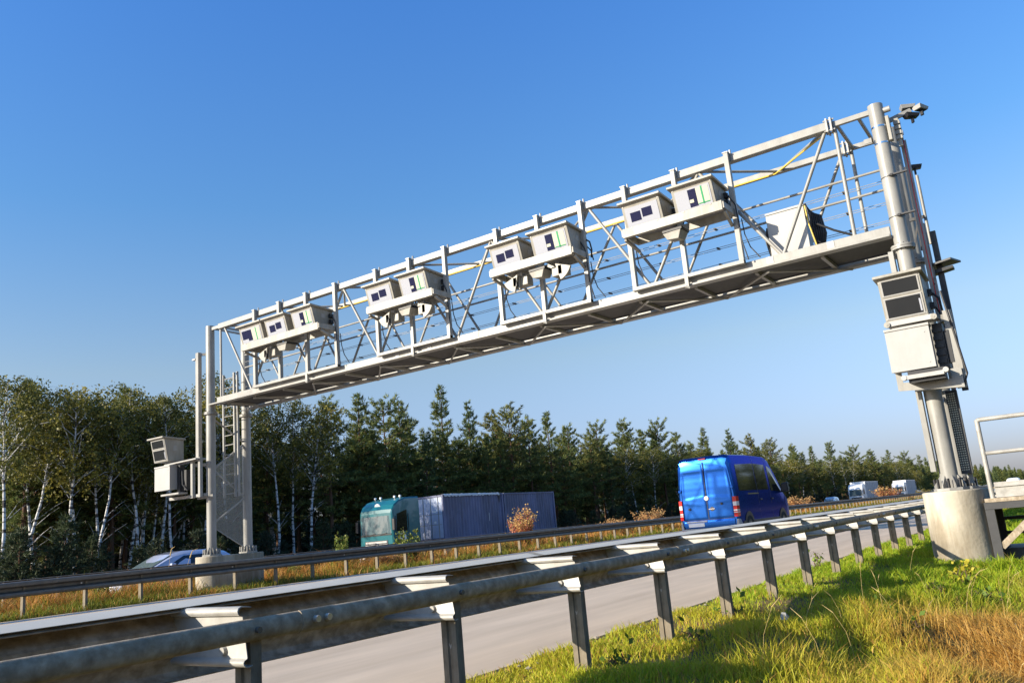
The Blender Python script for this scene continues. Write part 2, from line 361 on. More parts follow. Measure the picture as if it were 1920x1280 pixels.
# posts and spacer brackets: one of each, then copies
pp = [(-.05, -.0), (-.05, .055), (-.044, .055), (-.044, .006), (-.012, .006), (-.006, .016), (.006, .016), (.012, .006), (.044, .006), (.044, .055), (.05, .055), (.05, 0), (.014, 0), (.008, .010), (-.008, .010), (-.014, 0)]
post_me = MB().prism(pp, lambda u, v, t: (u, v, -.5 + 1.155 * t)).mesh('post', M['galvpost'])
hole = MB()
hole.prism([(-.012, .016), (-.008, .016), (0, .004), (.008, .016), (.012, .016), (.002, -.012), (-.002, -.012)], lambda u, v, t: (u, -.002 + .006 * t + .010, .36 + v))
hole_me = hole.mesh('post_mark', M['galvwhite'])
def bracket_mesh():
    b = MB()                              # sheet facing -Y, rolled top and bottom, runs along X from beam to post
    prof = [(.045, .728), (.02, .733), (.0, .734), (-.014, .729), (-.022, .717), (-.020, .704), (-.008, .696), (.0, .694), (.0, .535), (-.002, .530), (-.014, .526), (-.021, .518), (-.020, .508), (-.010, .499), (.004, .497), (.02, .50)]
    k = len(prof); th = .004
    ring = prof + [(u + .004, v - (.004 if n < 6 else -.004 if n > 11 else 0)) for n, (u, v) in list(enumerate(prof))[::-1]]
    m = len(ring)
    def xr(v): return 0.0 if v > .69 else (-.0 - .04 * (.69 - v) / .19)
    vs = [(-.44, u, v) for u, v in ring] + [(.03 + .04 * (.733 - v) / .236, u, v) for u, v in ring]
    b.add(vs, [(i, (i + 1) % m, m + (i + 1) % m, m + i) for i in range(m)] + [tuple(range(m))[::-1], tuple(range(m, 2 * m))])
    return b.mesh('spacer_bracket', M['galvwhite'], True)
br_me = bracket_mesh()
bo_me = MB().tube((-.085, -.014, .560), (-.085, .002, .560), .016, 14, .022).mesh('bracket_bolt', M['galvwhite'], True)
pb_me = MB().tube((0, 0, 0), (.02, 0, 0), .013, 8).mesh('rail_bolt', M['boltdark'])
for k in range(-3, 47):
    yy = 2.29 + 1.333 * k
    po = inst('post', post_me, NR, (-3.0, yy, 0)); po.rotation_euler.z = R(random.uniform(-1.5, 1.5)); po.rotation_euler.x = R(random.uniform(-.5, .5))
    inst('post_mark', hole_me, po)
    bk = inst('spacer_bracket', br_me, NR, (-2.99, yy - .03, 0)); bk.rotation_euler.z = R(random.uniform(-1, 1))
    inst('bracket_bolt', bo_me, bk)
    rb_ = inst('rail_bolt', pb_me, NR, (-2.902, yy - .0, .637))

def median_rail(x, face, label, y0=2, y1=150):
    root = empty('guard_rail', (0, 0, 0), 0, label, 'guard rail', 'guard rails along the median')
    s = face
    prof = [(x, .745), (x + s * .05, .752), (x + s * .085, .735), (x + s * .095, .70), (x + s * .085, .665), (x + s * .01, .640), (x - s * .06, .625), (x - s * .06, .565), (x + s * .01, .55), (x + s * .085, .525), (x + s * .095, .49), (x + s * .08, .455), (x + s * .04, .442), (x, .44)]
    y = y0; k = 0
    while y < y1:
        e = .004 * (k % 2)
        sheet_along_y([(u + s * e, v) for u, v in prof], y, y + 4.1 if y < 100 else y1 + 200, .004).build('beam_section', M['galvfar'], root, smooth=2)
        bt = MB().tube((x + s * .0, y + .2, .594), (x + s * .02, y + .2, .594), .018, 8); bt.build('beam_bolt', M['bolt'], root)
        if y >= 100: break
        y += 4.0; k += 1
    pm = MB().box(-.05, .05, -.03, .03, -.4, .72).mesh('post', M['galvpost'])
    n = 0; y = y0 + .35
    while n < 100:
        inst('post', pm, root, (x - s * .08, y, 0)); y += 1.333; n += 1
    b = MB()
    while y < y1 + 150:
        b.box(x - s * .07 - .05, x - s * .07 + .05, y - .03, y + .03, -.4, .72); y += 1.333
    tag(b.build('distant_posts', M['galvpost'], root), kind='stuff')
    return root
median_rail(-18.95, 1, 'long dark steel guard rail along the near side of the grassy median')
median_rail(-22.9, -1, 'second guard rail on the far side of the median behind the dry grass')

# ------------------------------------------------------------------ gantry
YF, YR, XR, XL = 14.4, 15.6, -1.81, -20.09
def plinth(x, zb, label):
    b = MB(); r = .42; n = 20
    pts = [(x + r * math.cos(t), YF + r * math.sin(t)) for t in np.linspace(math.pi, 2 * math.pi, n)] + [(x + r * math.cos(t), YR + r * math.sin(t)) for t in np.linspace(0, math.pi, n)]
    b.prism(pts, lambda u, v, t: (u, v, zb + (.915 - zb) * t))
    o = b.build('concrete_plinth', M['concrete'], None, smooth=2, bevel=.02)
    return tag(o, label, 'concrete base')
plinth(XR, -.7, 'round ended pale concrete base on the grass under the right gantry leg')
plinth(XL, -.4, 'concrete base in the median under the left gantry leg behind the guard rail')
G = empty('toll_gantry', (-11, 15, 0), 0, 'cream steel lattice toll gantry spanning the motorway lanes', 'gantry')
def gsplit(b, name, m, parent):
    b.v = [(p[0] + 11, p[1] - 15, p[2]) for p in b.v]; return b.split(name, M[m], parent)
def gpart(b, name, m='cream', smooth=False, bevel=0, parent=None):
    if parent is None:
        b.v = [(p[0] + 11, p[1] - 15, p[2]) for p in b.v]
        return b.build(name, M[m], G, smooth, bevel)
    b.v = [(p[0] + 11, p[1] - 15, p[2]) for p in b.v]
    return b.build(name, M[m], parent, smooth, bevel)
for x in (XR, XL):
    for y in (YF, YR):
        lower = gpart(MB().tube((x, y, .93), (x, y, 4.83), .128, 28), 'lower_column', smooth=2)
        gpart(MB().tube((x, y, 4.83), (x, y, 7.38), .122, 28), 'upper_column', smooth=2)
        f = MB(); f.tube((x, y, 4.80), (x, y, 4.832), .185, 24); f.tube((x, y, 4.838), (x, y, 4.87), .185, 24)
        fl = gpart(f, 'column_flange', smooth=2)
        fb = MB()
        for t in np.linspace(0, 2 * math.pi, 14, endpoint=False): fb.tube((x + .16 * math.cos(t), y + .16 * math.sin(t), 4.785), (x + .16 * math.cos(t), y + .16 * math.sin(t), 4.89), .011, 6)
        gsplit(fb, 'flange_bolt', 'darksteel', fl)
        bp = MB(); bp.tube((x, y, .915), (x, y, .958), .25, 8)
        base = gpart(bp, 'base_plate', bevel=.004)
        gs = MB()
        for t in np.linspace(.4, 2 * math.pi + .4, 8, endpoint=False):
            c, s_ = math.cos(t), math.sin(t); w = .008
            p0 = (x + .12 * c, y + .12 * s_); p1 = (x + .235 * c, y + .235 * s_); nx_, ny_ = -s_ * w, c * w
            gs.add([(p0[0] + nx_, p0[1] + ny_, .955), (p1[0] + nx_, p1[1] + ny_, .955), (p1[0] + nx_, p1[1] + ny_, 1.0), (p0[0] + nx_, p0[1] + ny_, 1.16),
                    (p0[0] - nx_, p0[1] - ny_, .955), (p1[0] - nx_, p1[1] - ny_, .955), (p1[0] - nx_, p1[1] - ny_, 1.0), (p0[0] - nx_, p0[1] - ny_, 1.16)],
                   [(0, 1, 2, 3), (7, 6, 5, 4), (0, 4, 5, 1), (1, 5, 6, 2), (2, 6, 7, 3), (3, 7, 4, 0)])
        gsplit(gs, 'gusset', 'cream', base)
        ab = MB()
        for t in np.linspace(.8, 2 * math.pi + .8, 8, endpoint=False):
            ab.tube((x + .215 * math.cos(t), y + .215 * math.sin(t), .95), (x + .215 * math.cos(t), y + .215 * math.sin(t), 1.10), .02, 8)
        gsplit(ab, 'anchor_bolt', 'blackplastic' if x == XR else 'cream', base)
# chords
gpart(MB().box(-19.62, -2.60, 14.32, 14.48, 7.20, 7.35), 'top_chord', bevel=.01)
gpart(MB().box(-19.9, -2.62, 15.55, 15.67, 7.20, 7.31), 'top_chord', bevel=.01)
b = MB(); b.box(-19.75, -1.95, 14.36, 14.44, 5.09, 5.24); b.box(-20.0, -1.95, 14.26, 14.46, 5.045, 5.085)
gpart(b, 'bottom_chord', bevel=.006)
b = MB(); b.box(-19.9, -1.95, 15.57, 15.65, 5.06, 5.18); b.box(-19.9, -1.95, 15.52, 15.68, 4.995, 5.055)
gpart(b, 'bottom_chord', bevel=.006)
gpart(MB().box(-19.9, -1.95, 14.465, 15.36, 5.075, 5.11), 'walkway', 'grate')
b = MB(); b.box(-19.9, -1.95, 15.40, 15.44, 5.06, 5.11)
gpart(b, 'walkway_edge', 'grate')
xx = -19.4
while xx < -2:
    gpart(MB().box(xx - .03, xx + .03, 14.47, 15.54, 5.01, 5.068), 'cross_beam'); xx += 1.165
for i in range(8):                        # diagonal bracing under the walkway
    a = -18.25 + 2.37 * i
    for p, q in (((a, 14.42), (a + 1.18, 15.6)), ((a + 1.18, 15.6), (a + 2.37, 14.42))):
        if q[0] < -1.9: gpart(MB().tube((p[0], p[1], 4.985), (q[0], q[1], 4.985), .022, 8), 'lower_brace', smooth=True)
# end frames
for x0, x1 in ((-2.52, XR - .1), (XL + .1, -19.66)):
    gpart(MB().bar((x0, 14.4, 7.285), (x1, 14.4, 7.285), .07, .09), 'end_rail', bevel=.006)
    gpart(MB().bar((x0, 15.6, 7.255), (x1, 15.6, 7.255), .07, .09), 'end_rail', bevel=.006)
for x in (-2.46, -2.1):
    gpart(MB().bar((x, 14.42, 7.27), (x, 15.58, 7.25), .05, .05), 'end_crosspiece')
for x in (-19.62, -19.9):
    gpart(MB().bar((x, 14.42, 7.27), (x, 15.58, 7.25), .05, .05), 'end_crosspiece')
for x in (-2.5, -19.6):
    for y in (14.4, 15.6):
        gpart(MB().tube((x, y, 5.1), (x, y, 7.28), .033, 10), 'end_upright', smooth=True)
# joints at top chord splice
for x, y in ((-2.57, 14.4), (-2.57, 15.6)):
    b = MB(); b.box(x - .05, x - .02, y - .11, y + .11, 7.15, 7.40); b.box(x + .02, x + .05, y - .11, y + .11, 7.15, 7.40)
    for dy in (-.07, .07):
        for z in (7.18, 7.37): b.tube((x - .09, y + dy, z), (x + .09, y + dy, z), .016, 6)
    gpart(b, 'splice_plate', 'greyplate')
# bracing of the front, rear and top faces
top = [-19.42, -17.0, -14.62, -12.3, -9.95, -7.45, -5.03, -2.66]; bot = [-18.25, -15.85, -13.5, -11.1, -8.75, -6.25, -3.72]
for yy, r_, nm in ((14.4, .032, 'front_brace'), (15.6, .03, 'rear_brace')):
    for i in range(7):
        gpart(MB().tube((top[i], yy, 7.22), (bot[i], yy, 5.2), r_, 10), nm, smooth=True)
        gpart(MB().tube((bot[i], yy, 5.2), (top[i + 1], yy, 7.22), r_, 10), nm, smooth=True)
for i in range(7):
    mid = (top[i] + top[i + 1]) / 2
    gpart(MB().tube((top[i], 14.42, 7.24), (mid, 15.6, 7.24), .026, 8), 'top_brace', smooth=True)
    gpart(MB().tube((mid, 15.6, 7.24), (top[i + 1], 14.42, 7.24), .026, 8), 'top_brace', smooth=True)
# hand rails and wires
for yy in (15.5,):
    for z in (6.64, 6.26):
        gpart(MB().tube((-19.95, yy, z), (-1.93, yy, z), .024, 10), 'hand_rail', smooth=True)
for yy in (15.5, 15.62):
    for z in (6.43, 6.02, 5.68):
        gpart(MB().tube((-19.95, yy, z), (-1.93, yy, z), .006, 5), 'safety_wire', 'galvwhite')
b = MB()
for i in range(14):
    xx = -19 + i * 1.25
    for z in (6.43, 6.02, 5.68): b.box(xx - .02, xx + .02, 15.49, 15.63, z - .012, z + .012)
gsplit(b, 'wire_clamp', 'darksteel', G)
# conduit with yellow cables along the rear top chord
gpart(MB().poly([(-16, 15.53, 7.18), (-9.8, 15.52, 7.17), (-3.9, 15.52, 7.18), (-3.3, 15.0, 7.19), (-2.75, 14.5, 7.18)], .014, 6), 'yellow_cable', 'yellow', True)
# front equipment frames
frames = [([-17.93, -16.92, -15.87, -14.79], 7.352), ([-13.37, -12.28, -11.2], 7.352), ([-9.72, -8.64, -7.57], 7.352), ([-6.55, -5.48, -4.41], 7.352)]
for xsq, zt in frames:
    for k, x in enumerate(xsq):
        tall = zt if k == len(xsq) - 1 else 7.35
        gpart(MB().box(x - .045, x + .045, 14.215, 14.315, 5.19, tall), 'equipment_post', bevel=.006)
        b = MB(); b.box(x - .055, x + .055, 14.205, 14.325, 7.352, 7.37); b.tube((x - .03, 14.3, 7.37), (x - .03, 14.3, 7.41), .012, 6); b.tube((x + .05, 14.36, 7.36), (x + .05, 14.36, 7.44), .02, 6)
        gpart(b, 'post_clamp', 'greyplate')
    gpart(MB().box(xsq[0] - .045, xsq[-1] + .045, 14.205, 14.305, 5.195, 5.265), 'equipment_sill', bevel=.006)
    b = MB(); xm = xsq[1] if len(xsq) < 4 else xsq[2]
    b.box(xm - .035, xm + .035, 14.19, 14.25, 5.0, 5.22); b.tube((xm - .02, 14.18, 5.02), (xm + .06, 14.18, 4.98), .02, 8)
    gpart(b, 'sill_clamp')
    for x in (xsq[0], xsq[-1]):          # dangling cables
        gpart(MB().poly([(x + .09, 14.3, 6.05), (x + .10, 14.32, 5.75), (x + .16, 14.34, 5.5), (x + .30, 14.36, 5.27)], .011, 6), 'loose_cable', 'dark', True)
    gpart(MB().poly([(xsq[-1] - .05, 14.19, 6.5), (xsq[-1] + .05, 14.19, 6.3), (xsq[-1] + .06, 14.2, 6.0), (xsq[-1] + .07, 14.2, 5.6), (xsq[-1] + .12, 14.25, 5.25)], .012, 6), 'loose_cable', 'dark', True)
for x in (-2.9, -10.55, -3.95, -11.9, -12.9):
    gpart(MB().box(x - .06, x + .06, 14.352, 14.358, 5.1, 5.235), 'cover_patch', 'greyplate')
# bands and clamps on the right front column
for z in (6.95, 6.65):
    gpart(MB().tube((XR, YF, z), (XR, YF, z + .03), .126, 28), 'strap_band', 'chrome', True)
for z in (6.05, 5.35):
    b = MB(); b.tube((XR, YF, z), (XR, YF, z + .014), .127, 28); b.box(XR + .02, XR + .3, 14.24, 14.29, z - .005, z + .02); b.tube((XR + .06, 14.22, z), (XR + .06, 14.27, z + .01), .022, 6)
    gpart(b, 'cable_clamp', 'darksteel')
# uprights, cable ducts and pipes beside the right leg
b = MB(); b.bar((-1.55, 14.75, 1.0), (-1.55, 14.75, 6.9), .05, .07); gpart(b, 'cable_duct')
b = MB(); b.bar((-1.50, 14.72, 4.3), (-1.50, 14.72, 6.75), .03, .03); gpart(b, 'cable_duct', 'greyplate')
gpart(MB().poly([(-1.515, 14.66, 7.0), (-1.52, 14.66, 5.2), (-1.5, 14.66, 3.4), (-1.52, 14.66, 1.3)], .008, 6), 'red_cable', 'red', True)
for x, y, z0, z1, m_ in ((-1.52, 14.85, 2.5, 5.28, 'greyplate'), (-1.40, 14.95, 2.45, 5.14, 'darksteel')):
    b = MB(); b.box(x - .045, x + .045, y - .03, y + .03, z0, z1)
    up = gpart(b, 'support_upright', m_)
    h = MB(); z = z0 + .15
    while z < z1: h.box(x - .018, x + .018, y - .034, y - .031, z, z + .03); z += .26
    gsplit(h, 'upright_hole', 'dark', up)
gpart(MB().tube((-1.60, 15.1, 4.9), (-1.60, 15.1, 6.42), .035, 10), 'lamp_pole', 'darksteel', True)
gpart(MB().tube((-1.48, 15.2, 5.0), (-1.48, 15.2, 6.25), .026, 10), 'lightning_rod', smooth=True)
b = MB(); b.box(-1.72, -1.48, 15.1, 15.14, 5.45, 5.50); b.bar((-1.72, 15.1, 5.0), (-1.6, 15.1, 5.4), .03, .03)
gpart(b, 'pole_stay', 'darksteel')
# perforated cable channel low on the right leg
b = MB(); b.box(-1.66, -1.50, 14.62, 14.72, 1.15, 2.45); cc = gpart(b, 'perforated_channel', 'darksteel')
h = MB(); z = 1.2
while z < 2.42:
    for x in (-1.635, -1.605, -1.575, -1.545): h.box(x - .009, x + .009, 14.612, 14.618, z, z + .018)
    z += .036
tag(gpart(h, 'channel_holes', 'beigepane', parent=cc), kind='stuff')
b = MB(); b.box(-2.03, -1.955, 14.25, 14.40, 1.22, 2.5); gpart(b, 'cable_trunk')
b = MB(); b.box(-2.03, -1.955, 14.25, 14.40, 4.0, 4.78); gpart(b, 'cable_trunk')
b = MB(); b.box(-2.06, -1.94, 14.24, 14.26, 6.70, 6.78); gpart(b, 'lifting_lug')
# pole top stubs
for y in (14.4, 15.6): gpart(MB().tube((XR + .1, y, 7.25), (XR + .22, y, 7.25), .05, 12), 'pipe_stub', 'greyplate', True)
b = MB(); b.box(-1.685, -1.63, 14.33, 14.45, 6.68, 7.12); gpart(b, 'junction_box', 'boxcream', bevel=.01)
b = MB()
for k in range(4): b.box(-1.60, -1.50, 14.5, 14.6, 6.72 + .09 * k, 6.78 + .09 * k)
b.box(-1.58, -1.52, 14.52, 14.58, 6.6, 7.1); gpart(b, 'cable_gland', 'boxcream')
gpart(MB().bar((-1.68, 14.6, 7.12), (-1.33, 14.75, 7.25), .06, .07), 'mast_arm')
# left leg: bracing, ladder, perforated screen, slim post
zz = [(14.52, 4.66, 15.48, 4.07), (14.52, 3.30, 15.48, 3.98), (14.52, 3.22, 15.48, 2.5), (14.52, 1.82, 15.48, 2.44)]
for x in (XL, XR):
    for a in zz: gpart(MB().tube((x, a[0], a[1]), (x, a[2], a[3]), .026, 10), 'leg_brace', smooth=True)
b = MB(); x = XL + .03
b.add([(x, 14.53, 3.36), (x, 15.47, 3.95), (x, 15.47, 1.06), (x, 14.53, 1.62)], [(0, 1, 2, 3)])
gpart(b, 'perforated_screen', 'screen')
b = MB(); b.tube((x, 14.53, 1.62), (x, 15.47, 1.06), .012, 6); b.tube((x, 14.53, 3.36), (x, 15.47, 3.95), .012, 6)
gpart(b, 'screen_edge', 'greyplate')
b = MB()
for x in (-20.56, -20.06): b.box(x - .025, x + .025, 15.15, 15.21, 2.5, 6.1)
z = 2.6
while z < 6.05: b.tube((-20.56, 15.18, z), (-20.06, 15.18, z), .014, 6); z += .28
gpart(b, 'ladder')
b = MB(); b.box(-19.93, -19.89, 15.15, 15.21, 2.5, 6.1); gpart(b, 'safety_rail')
gpart(MB().box(-20.42, -20.29, 14.14, 14.26, 3.56, 6.62), 'slim_post', bevel=.006)
b = MB(); b.bar((-20.3, 14.22, 6.56), (-20.1, 14.36, 6.56), .05, .07); gpart(b, 'slim_post_arm')
b = MB(); b.box(-20.55, -20.42, 14.12, 14.24, 6.42, 6.46); gpart(b, 'post_lamp', 'greyplate')
# left carrier frame for the side housing
b = MB()
for x in (-20.32, -19.98): b.bar((x, 13.98, 2.5), (x, 13.98, 3.58), .09, .09)
b.bar((-21.3, 13.95, 2.56), (-19.9, 14.1, 2.56), .10, .08); b.bar((-20.4, 14.2, 2.52), (-19.95, 14.38, 2.52), .1, .1)
b.bar((-21.3, 13.9, 3.50), (-19.95, 13.98, 3.54), .35, .04); b.bar((-21.25, 13.75, 2.66), (-20.5, 13.8, 2.66), .3, .05)
b.bar((-20.32, 14.0, 3.4), (-20.1, 14.34, 3.4), .08, .08)
gpart(b, 'carrier_frame', bevel=.004)
b = MB(); b.box(-20.85, -20.72, 13.85, 14.0, 2.7, 3.45); b.box(-20.6, -20.5, 13.9, 14.02, 2.75, 3.3); b.poly([(-20.7, 13.9, 3.3), (-20.6, 13.85, 2.9), (-20.45, 13.9, 2.72)], .02)
gsplit(b, 'cable_bundle', 'dark', G)
# right carrier frame
b = MB(); b.add([(-2.21, 13.92, 2.78), (-2.21, 13.92, 2.48), (-1.30, 13.92, 2.40), (-1.30, 13.92, 2.70), (-1.45, 13.92, 2.70), (-1.45, 13.92, 2.55), (-2.12, 13.92, 2.60), (-2.12, 13.92, 2.78)], [(0, 1, 6, 7), (1, 2, 5, 6), (2, 3, 4, 5)])
b.bar((-1.34, 13.98, 2.4), (-1.34, 13.98, 3.6), .12, .03); b.bar((-2.0, 14.25, 2.5), (-1.35, 14.0, 2.45), .1, .06); b.bar((-1.4, 14.0, 3.5), (-1.5, 14.4, 3.5), .08, .1)
gpart(b, 'carrier_frame', solid := 'cream') if False else b.build('carrier_frame', M['cream'], G, solid=.012)
bpy.data.objects['carrier_frame.001'].location = (11, -15, 0)
b = MB(); b.box(-1.58, -1.44, 13.92, 14.16, 2.72, 3.42); b.box(-1.43, -1.37, 13.95, 14.1, 2.8, 3.3); b.poly([(-1.36, 13.9, 3.9), (-1.30, 13.9, 3.3), (-1.24, 13.95, 2.6), (-1.3, 13.95, 2.45), (-1.45, 13.95, 2.5)], .018)
for k in range(5): b.box(-1.59, -1.46, 13.90, 13.918, 2.8 + .12 * k, 2.86 + .12 * k)
gsplit(b, 'cable_bundle', 'dark', G)
b = MB(); b.box(-2.02, -1.5, 13.58, 13.66, 2.60, 2.66); b.tube((-2.05, 13.57, 2.63), (-2.05, 13.66, 2.63), .04, 12); b.tube((-1.47, 13.57, 2.66), (-1.47, 13.66, 2.66), .04, 12)
gpart(b, 'roller_bar', 'greyplate')
b = MB(); b.box(-2.0, -1.5, 13.66, 13.95, 2.55, 2.72); gpart(b, 'roller_housing', 'dark')

# ------------------------------------------------------------------ camera housings
def housing(x0, x1, kind, label, yf=13.68, z0=6.27, z1=6.74, dep=.72, group='camera housings on the gantry', rz=0, roofover=.05):
    cxm = (x0 + x1) / 2; w = (x1 - x0) / 2 - .04
    root = empty('camera_housing', (cxm, yf, z0), rz, label, 'camera housing', group)
    h = z1 - z0; tl = .13
    def fp(u, v, d=0): return (u * w, tl * (1 - v) - d, v * h)            # point on sloping front face
    b = MB(); b.hexa([(-w, tl, 0), (w, tl, 0), (w, dep, 0), (-w, dep, 0), (-w, 0, h), (w, 0, h), (w, dep, h), (-w, dep, h)])
    b.build('housing_body', M['boxcream'], root, bevel=.006)
    r = MB(); o = roofover; r.hexa([(-w - o, -.08, h + .0), (w + o, -.08, h), (w + o, dep + .03, h - .05), (-w - o, dep + .03, h - .05), (-w - o, -.08, h + .045), (w + o, -.08, h + .045), (w + o, dep + .03, h + .005), (-w - o, dep + .03, h + .005)])
    r.build('roof', M['boxcream'], root, bevel=.008)
    def pane(u0, u1, v0, v1, m, name, d, par=root):
        q = MB(); q.hexa([fp(u0, v0, 0), fp(u1, v0, 0), fp(u1, v0, -.01), fp(u0, v0, -.01), fp(u0, v1, d), fp(u1, v1, d), fp(u1, v1, -.01), fp(u0, v1, -.01)])
        q.v[0] = fp(u0, v0, d); q.v[1] = fp(u1, v0, d)
        return q.build(name, M[m], par)
    if kind == 'two':
        fr = pane(-.86, .86, .10, .84, 'palepane', 'window_panel', .008)
        pane(-.62, -.08, .26, .62, 'navypane', 'lens_window', .012, fr); pane(.0, .52, .34, .68, 'navypane', 'lens_window', .012, fr)
    elif kind == 'green':
        fr = pane(-.86, .86, .10, .86, 'palepane', 'window_panel', .008)
        pane(-.22, .18, .14, .80, 'navypane', 'lens_window', .012, fr); pane(.18, .78, .18, .80, 'beigepane', 'pale_window', .012, fr)
        pane(.42, .50, .16, .82, 'green', 'green_strip', .015, fr); pane(.20, .76, .18, .215, 'green', 'green_strip', .015, fr)
        pane(-.2, .0, .3, .42, 'beigepane', 'lens_fitting', .015, fr)
    elif kind == 'dark':
        fr = pane(-.86, .86, .10, .86, 'palepane', 'window_panel', .008)
        pane(-.80, .05, .30, .76, 'navypane', 'lens_window', .012, fr); pane(.08, .78, .14, .80, 'beigepane', 'pale_window', .012, fr)
        pane(.42, .50, .14, .80, 'green', 'green_strip', .015, fr); pane(-.3, .06, .18, .4, 'navypane', 'lens_window', .013, fr)
    elif kind == 'tall':
        for v0, v1 in ((.60, .92), (.08, .50)):
            fr = pane(-.90, .90, v0 - .03, v1 + .03, 'white', 'window_frame', .012)
            pane(-.82, .82, v0, v1, 'glass', 'window_glass', .016, fr)
            if v0 < .3: pane(.72, .80, v0 + .04, v1 - .1, 'palepane', 'inner_fitting', .017, fr)
    sc = MB()
    for u in (-.93, .93):
        for v in (.06, .92):
            p = Vector(fp(u, v, .0)); sc.tube(p + Vector((0, -.006, 0)), p + Vector((0, .004, 0)), .011, 8)
    sc.split('cover_screw', M['greyplate'], root)
    dr = MB(); dr.hexa([(w + .001, dep * .05 + tl, h * .06), (w + .004, dep * .05 + tl, h * .06), (w + .004, dep * .97, h * .06), (w + .001, dep * .97, h * .06), (w + .001, dep * .03 + tl * .2, h * .9), (w + .004, dep * .03 + tl * .2, h * .9), (w + .004, dep * .97, h * .9), (w + .001, dep * .97, h * .9)])
    dr.build('side_cover', M['boxcream'], root)
    # vent plate and sockets on the +X flank
    b = MB(); b.box(w + .003, w + .009, dep * .45, dep * .62, h * .45, h * .68); b.build('vent_plate', M['greyplate'], root)
    if kind != 'tall' or x0 > -5:
        b = MB()
        for z in (.62, .30): b.tube((w + .005, dep * .86, h * z), (w + .07, dep * .86, h * z), .05, 10); b.box(w + .005, w + .06, dep * .78, dep * .95, h * z - .05, h * z + .05)
        b.poly([(w + .06, dep * .86, h * .6), (w + .14, dep * .9, h * .45), (w + .15, dep * .95, h * .1), (w + .1, dep, -.1)], .018, 6); b.poly([(w + .06, dep * .9, h * .3), (w + .11, dep, h * .1), (w + .12, dep + .05, -.15)], .014, 6)
        b.build('cable_plug', M['dark'], root)
    return root
names = {0: 'leftmost', 1: 'second from left', 2: 'third from left', 3: 'rightmost'}
HL = [(-17.90, -16.93, 'dark', 'camera housing at the left end of the leftmost tray on the gantry'),
      (-16.87, -16.00, 'two', 'middle camera housing of the three on the leftmost tray'),
      (-15.85, -15.00, 'green', 'right camera housing of the three on the leftmost tray'),
      (-13.23, -12.34, 'two', 'camera housing with twin lenses on the second tray from the left'),
      (-12.18, -11.30, 'green', 'camera housing with green striped window on the second tray from the left'),
      (-9.58, -8.74, 'two', 'camera housing with twin lenses on the third tray from the left'),
      (-8.54, -7.57, 'green', 'camera housing with green striped window on the third tray from the left'),
      (-6.42, -5.56, 'two', 'camera housing with twin lenses on the rightmost tray of the gantry'),
      (-5.39, -4.53, 'green', 'camera housing with green striped window on the rightmost tray')]
for a in HL: housing(*a)
housing(-2.22, -1.53, 'tall', 'tall two window camera housing on the right gantry leg above a white cabinet', yf=13.66, z0=3.55, z1=4.22, dep=.6, group='side camera housings')
housing(-21.72, -20.98, 'tall', 'two window camera housing on a bracket left of the left gantry leg', yf=13.55, z0=3.60, z1=4.24, dep=.62, group='side camera housings')
for k, (x0, x1) in enumerate(((-17.72, -14.80), (-13.14, -11.14), (-9.54, -7.54), (-6.40, -4.43))):
    root = empty('equipment_tray', ((x0 + x1) / 2, 13.7, 6.1), 0, ['cream mounting tray under the three leftmost camera housings', 'cream mounting tray second from the left under two housings', 'cream mounting tray third from the left under two housings', 'rightmost cream mounting tray with a single box sensor beneath'][k], 'mounting tray', 'mounting trays on the gantry')
    hw = (x1 - x0) / 2
    b = MB(); b.box(-hw, hw, -.045, -.03, -.01, .165); b.box(-hw, hw, -.03, .04, -.012, .006); b.box(-hw, hw, -.03, .03, .15, .166)
    b.build('front_channel', M['boxcream'], root, bevel=.003)
    b = MB(); n = 4
    for q in range(n): b.box(-hw + .2 + (2 * hw - .4) * q / (n - 1) - .02, -hw + .2 + (2 * hw - .4) * q / (n - 1) + .02, -.05, -.046, .135, .16)
    b.build('channel_bracket', M['cream'], root)
    b = MB(); b.box(-hw, hw, .55, .60, .0, .14); b.build('rear_channel', M['boxcream'], root)
    for s_ in (-1, 1):
        b = MB(); b.box(s_ * hw - .03, s_ * hw + .03, -.03, .6, .02, .14); b.bar((s_ * hw, .05, -.02), (s_ * (hw - .05), .52, -.16), .05, .05)
        b.build('side_arm', M['boxcream'], root)
# sensors below the trays
def sector(b, cx_, cz, r, a0, a1, y0, y1, n=10):
    pts = [(0, 0)] + [(r * math.cos(R(t)), r * math.sin(R(t))) for t in np.linspace(a0, a1, n)]
    b.prism(pts, lambda u, v, t: (cx_ + u, y0 + (y1 - y0) * t, cz + v)); return b
def fan(x, side, label):
    root = empty('fan_scanner', (x, 13.78, 6.04), 0, label, 'scanner', 'scanners under the gantry trays')
    b = MB(); s_ = -1 if side == 'l' else 1
    sector(b, 0, .0, .37, 200 if s_ < 0 else 285, 255 if s_ < 0 else 340, 0, .05)
    b.build('fan_plate', M['boxcream'], root, bevel=.004)
    b = MB(); sector(b, 0, .0, .31, 205 if s_ < 0 else 285, 268 if s_ < 0 else 335, .07, .14); b.build('fan_plate', M['boxcream'], root, bevel=.004)
    b = MB(); b.box(-.16, .16, .12, .34, -.22, -.02); b.build('scanner_body', M['boxcream'], root, bevel=.01)
    b = MB(); b.box(-.03 + s_ * .09, .05 + s_ * .09, .0, .12, -.24, -.06); b.build('scanner_eye', M['dark'], root)
    b = MB(); b.bar((0, .2, -.02), (0, .2, .05), .08, .2); b.build('scanner_mount', M['greyplate'], root)
